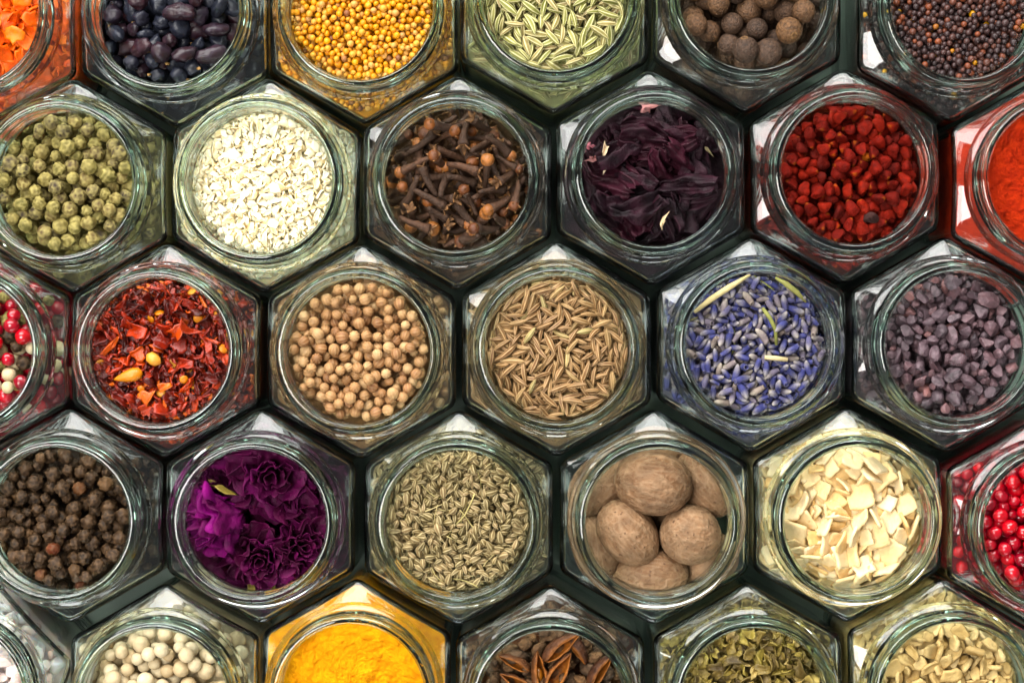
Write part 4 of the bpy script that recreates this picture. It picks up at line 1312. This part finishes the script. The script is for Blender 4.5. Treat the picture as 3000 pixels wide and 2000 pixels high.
def rose(px, py, z, R, H, lean_dir, lean, spin, label, seed, q0, opened=.5, sepals=()):
    root = bpy.data.objects.new('dried_rose', None)
    root.empty_display_size = .002
    C.objects.link(root)
    x, y = rel('rose', px, py, z)
    hx, hy, rz = JW['rose']
    root.location = Vector((hx + x, hy + y, z)) * S
    ax = Vector((-math.sin(lean_dir), math.cos(lean_dir), 0))
    root.rotation_euler = (Matrix.Rotation(lean, 3, ax) @ Matrix.Rotation(spin, 3, 'Z')).to_euler()
    tag(root, label, 'dried rose', 'purple dried roses in their jar')
    rr = random.Random(seed)
    layers = [(.16, 2, 1.9), (.30, 3, 1.25), (.46, 4, .95), (.64, 4, 1.0), (.83, 5, .85), (1.0, 5, .85)]
    for li, (k, n, wd) in enumerate(layers):
        for p in range(n):
            th = 2 * math.pi * (p + rr.uniform(-.15, .15)) / n + li * 1.1
            vv, ff, tt = petal(R * k, H * (.62 + .4 * (1 - abs(k - .45)) - .25 * k), wd * rr.uniform(.9, 1.15), th, opened * k * rr.uniform(.5, 1.25), 1.1 * k + .25, rr.uniform(0, 90))
            vv = vv - np.array([0, 0, H * .55])
            RM = np.array(root.rotation_euler.to_matrix())
            cen = np.array([x, y, z])
            vv = (squeeze(vv @ RM.T + cen) - cen) @ RM
            o = bpy.data.objects.new('petal', mesh_np('petal', vv, ff, {'tint': tt}, M['rose']))
            C.objects.link(o)
            o.parent = root
            o.color = (min(1, max(0, q0 + rr.uniform(-.3, .3))), 0, 0, 1)
    for p, a in enumerate(sepals):
        tm = t_flake(R * .8, R * .34, .35, p + seed, .2, .12, 0, 10, 4)
        o = bpy.data.objects.new('sepal', mesh_np('sepal', tm.v, tm.f, {'tint': tm.t}, M['greenflake']))
        C.objects.link(o)
        o.parent = root
        o.color = (.75, 0, 0, 1)
        o.location = Vector((math.cos(a) * R * .95, math.sin(a) * R * .95, -H * .42)) * S
        o.rotation_euler = (0, -.7, a)
    return root


rose(796, 1392, 55.5, 10.4, 12, math.radians(-80), .35, .4, 'large crumpled open purple rose standing above the jar rim', 3, .35, .55)
big = [o for o in C.objects if o.name.startswith('dried_rose')][0]
core(JW['rose'], 'rose_petal_bed', 'packed dark rose petals low in the jar', 'rose petals', M['rose'], 30, .8, 3, rnd=.1)
fill(JW['rose'], [K_('loose_petal', 'loose_petals', 'rose petal', 'loose dark purple rose petal under the roses', 'loose rose petals in the rose jar', 'dark purple petals massed under the roses', 'rose',
     [t_flake(L, W, .3, i + 260, .4, .2, 0, 14, 5, .35) for i, (L, W) in enumerate([(11, 8), (9, 7.5), (12, 7)])], 1, .15, flat=2, tilt=.5, fit=.6, lean=.9, q=(0, .35))], 41, 36.5, 0, 8, 10, 260, min_share=.08)
for px, py, th, sd in [(745, 1330, 1.75, 3.0), (800, 1325, 1.25, 8.0)]:
    bx, by = rel('rose', px, py, 56)
    vv, ff, tt = petal(7.5, 13.5, .85, th, 1.0, .35, sd)
    cen0 = np.array([bx - 7.0 * math.cos(th), by - 7.0 * math.sin(th), 51.5])
    RM = np.array(big.rotation_euler.to_matrix())
    base = np.array(big.location) / S - np.array([JW['rose'][0], JW['rose'][1], 0])
    o = bpy.data.objects.new('petal', mesh_np('petal', (squeeze(vv + cen0) - base) @ RM, ff, {'tint': tt}, M['rose']))
    C.objects.link(o)
    o.parent = big
    o.color = (.25, 0, 0, 1)
rose(618, 1535, 52, 10.4, 16, math.radians(205), 1.25, .0, 'bright magenta rose lying on its side with its outer petals showing', 5, .95, .02, (1.2, 2.4))
rose(762, 1640, 50.5, 8.6, 10, math.radians(-90), .2, 1.0, 'dark purple rose facing up at the bottom of its jar', 8, .3, .15, (3.4, 4.0, 4.6))
rose(890, 1605, 50.5, 7.8, 10, math.radians(20), .4, 2.0, 'dark wine purple rosebud at the right of its jar', 12, .2, .1)
rose(900, 1425, 46.0, 9.0, 10, math.radians(20), .7, 3.0, 'shaded purple rose behind the large one', 16, .2, .3)
rose(640, 1395, 46.0, 9.0, 10, math.radians(150), .7, .7, 'shaded purple rose under the magenta one', 21, .3, .3)


# ------------------------------------------------------------------ hibiscus
def t_calyx(L, W, seed, folds=4):
    """A dried calyx lobe: a long sheet thrown into lengthwise folds, tapering to a point, edges rolled."""
    nu, nvv = 26, 26
    top, bot, tt = [], [], []
    rr = random.Random(seed)
    bend = rr.uniform(-.25, .25)
    P = []
    for j in range(nvv):
        vv = j / (nvv - 1)
        w = W / 2 * (math.sin(math.pi * (.16 + .76 * vv)) ** .55) * (1 + .12 * nz((vv * 5, seed, 0), 1))
        for i in range(nu):
            u = -1 + 2 * i / (nu - 1)
            x = (vv - .5) * L + .4 * nz((u * 2, vv * 3, seed), 1)
            y = u * w + bend * L * (vv - .5) ** 2 * 1.5
            wob = .8 * nz((u, vv * 2, seed + 5), 1.3)
            z = W * (.10 * math.sin(u * folds * 1.9 + seed + vv * 1.5 + wob * 2) + .075 * math.sin(u * folds * 4.1 - vv * 3 + seed + wob * 4)) - W * .2 * u * u
            z += W * .26 * nz((u * 1.4, vv * 2.4, seed + 3), 1) + W * .13 * nz((u * 3.4, vv * 5, seed + 8), 1)
            P.append((x, y, z))
            tt.append(min(1, max(0, .15 + .5 * nz((u * 3, vv * 3, seed), 1) + (.5 if abs(u) > .97 else 0))))
    P = np.array(P)
    f = grid_tris(nu, nvv, False)
    n = nu * nvv
    v = np.concatenate([P + (0, 0, .14), P - (0, 0, .14)])
    f2 = [(a + n, c + n, b + n) for a, b, c in f]
    rim = [j * nu for j in range(nvv)] + [(nvv - 1) * nu + i for i in range(1, nu)] + [j * nu + nu - 1 for j in range(nvv - 2, -1, -1)] + list(range(nu - 2, -1, -1))
    e = []
    for a, b in zip(rim, rim[1:]):
        e += [(a, b, b + n), (a, b + n, a + n)]
    return Tm(v, f + f2 + e, tt + tt)


HB = [t_calyx(L, W, i * 3.7 + 1, fo) for i, (L, W, fo) in enumerate([(19, 14, 4), (16, 12, 3), (20, 12, 5), (15, 13, 5), (17, 10, 3)])]
core(JW['hibiscus'], 'hibiscus_bed', 'packed dark hibiscus petals low in the jar', 'hibiscus', M['hibiscus'], 36)
HH = fill(JW['hibiscus'], [K_('hibiscus_petal', 'hibiscus_petals', 'hibiscus petal', [(.6, 'dark purple-black crumpled hibiscus petal'), (1, 'wine red crumpled hibiscus petal')], 'dried hibiscus petals in their jar', 'dark hibiscus petals massed in the jar', 'hibiscus', HB, .85, .14, flat=2, tilt=.35, fit=.62, lean=.7, q=(0, .86))],
     35, 43.8, 2.2, 7, 14, 120, min_share=.05)
for px, py, L, W, ang, q, lab in [(1725, 435, 3.6, 2.6, 30, 1.0, 'pale pink-edged calyx ring at the left rim'), (1740, 462, 4.2, 2.2, 20, .9, 'small pink and cream scrap beside the calyx ring'),
                                  (1771, 437, 4.8, 1.9, 80, .4, 'cream bean-shaped scrap on the hibiscus'), (1771, 486, 3.6, 2.0, 85, .6, 'cream knobbly scrap below the bean-shaped one'),
                                  (1905, 318, 6.2, 3.8, 15, .9, 'pale torn petal base at the top of the hibiscus'), (2065, 425, 5.6, 2.6, -40, .1, 'tan curled scrap at the right of the hibiscus'),
                                  (1945, 650, 5.0, 1.0, 70, .2, 'thin golden fibre on the lower hibiscus petals')]:
    lone('plant_scrap', t_flake(L * .9, W * .85, .8, int(px), .4, .42, 0, 14, 5, .7), M['pale'], 'hibiscus', px, py, zat(HH, 'hibiscus', px, py, .3), rot_m(math.radians(ang), .2, .2), 1, lab, 'plant scrap', q)


# ------------------------------------------------------------------ star anise
def t_carpel(L, W, Hh, seed, gape=.3):
    """A boat-shaped pod along +x split open along its top, with real wall thickness."""
    rr = random.Random(seed)
    nt, nc = 15, 11
    outer, inner, tt = [], [], []
    for j in range(nt):
        s = j / (nt - 1)
        w = W / 2 * (max(.02, math.sin(math.pi * (s ** .8) * .97 + .05)) ** .75)
        h = Hh * (max(.05, math.sin(math.pi * (s ** .75) * .96 + .06)) ** .6)
        lift = Hh * .32 * s ** 3
        for i in range(nc):
            a = -1 + 2 * i / (nc - 1)
            ang = a * (math.pi * .93 - gape * math.sin(math.pi * s))
            y, z = w * math.sin(ang), -h * .5 * math.cos(ang)
            rough = .06 * W * nz((s * 6, a * 3, seed), 1.2)
            outer.append((s * L, y * (1 + rough), z + lift + rough))
            inner.append((s * L * .97 + .1, y * .80, z * .80 + lift + (.08 if abs(a) > .9 else 0)))
            tt.append(.85 if abs(a) > .97 else .05 + .25 * max(0, nz((s * 5, a * 4, seed), 1)))
    n = nt * nc
    f = grid_tris(nc, nt, False)
    f2 = [(a + n, c + n, b + n) for a, b, c in f]
    rim = [j * nc for j in range(nt)] + [(nt - 1) * nc + i for i in range(1, nc)] + [j * nc + nc - 1 for j in range(nt - 2, -1, -1)] + list(range(nc - 2, -1, -1))
    e = []
    for a, b in zip(rim, rim[1:]):
        e += [(a, b, b + n), (a, b + n, a + n)]
    v = np.array(outer + inner)
    return v, np.array(f + f2 + e), np.array(tt + [.95] * n)


def star(px, py, z, L, n, spin, tiltdir, tilt, label, seed):
    root = bpy.data.objects.new('star_anise', None)
    root.empty_display_size = .002
    C.objects.link(root)
    x, y = rel('staranise', px, py, z)
    hx, hy, rz = JW['staranise']
    root.location = Vector((hx + x, hy + y, z)) * S
    root.rotation_euler = Matrix.Rotation(tilt, 3, Vector((-math.sin(tiltdir), math.cos(tiltdir), 0))).to_euler()
    tag(root, label, 'star anise', 'star anise in their jar')
    rr = random.Random(seed)
    for k in range(n):
        a = spin + 2 * math.pi * k / n + rr.uniform(-.08, .08)
        l = L * rr.uniform(.85, 1.05)
        v, f, t = t_carpel(l, l * .36, l * .46, seed + k, rr.uniform(.35, .75))
        o = bpy.data.objects.new('pod', mesh_np('pod', v, f, {'tint': t}, M['staranise']))
        C.objects.link(o)
        o.parent = root
        o.color = (rr.random(), 0, 0, 1)
        o.location = Vector((math.cos(a) * 1.2, math.sin(a) * 1.2, 0)) * S
        o.rotation_euler = (rr.uniform(-.35, .35), rr.uniform(-.2, .05), a)
        if k % 2 == 0:
            v2, f2 = ICO[3]
            s = bpy.data.objects.new('seed', mesh_np('seed', v2 * np.array([l * .17, l * .09, l * .1]) + np.array([l * .45, 0, -.2]), f2, {'tint': np.zeros(len(v2))}, M['pod_seed']))
            C.objects.link(s)
            s.parent = o
            s.color = (.5, 0, 0, 1)


def pod(px, py, z, L, ang, roll, pitch, label, seed):
    v, f, t = t_carpel(L, L * .36, L * .46, seed, .5)
    tm = Tm(v, f, t)
    lone('loose_pod', tm, M['staranise'], 'staranise', px, py, z, rot_m(math.radians(ang), pitch, roll), 1, label, 'star anise pod', (seed * .37) % 1, 'loose star anise pods')


core(JW['staranise'], 'star_anise_bed', 'packed star anise scraps low in the jar', 'star anise', M['staranise'], 34)
WD = [t_rock(4.5, i + 80, 3, 7, (1.2, .8, .7), .16) for i in range(5)]
fill(JW['staranise'], [K_('woody_scrap', 'woody_scraps', 'plant scrap', 'grey-brown woody scrap among the star anise', 'woody scraps in the star anise jar', 'woody scraps buried under the star anise', 'woody', WD, .9, .22, flat=2, tilt=.5)], 36, 43.0, .5, 7, 10, 400)
star(1590, 2046, 53.0, 14.6, 8, math.radians(12), 0, .05, 'brown eight-pointed star anise lying open in the middle of the jar', 4)
pod(1640, 1890, 54.5, 12.5, 42, .5, .1, 'loose orange-brown star anise pod near the top of the mouth', 31)
pod(1700, 1900, 53, 9, -50, 1.2, .3, 'loose dark star anise pod beside the orange-brown one', 33)
pod(1510, 1935, 53, 10, 150, -.5, 0, 'loose dark star anise pod at the upper left of the mouth', 35)
pod(1755, 1960, 53, 11, 60, .6, 0, 'loose brown star anise pod at the right of the mouth', 38)
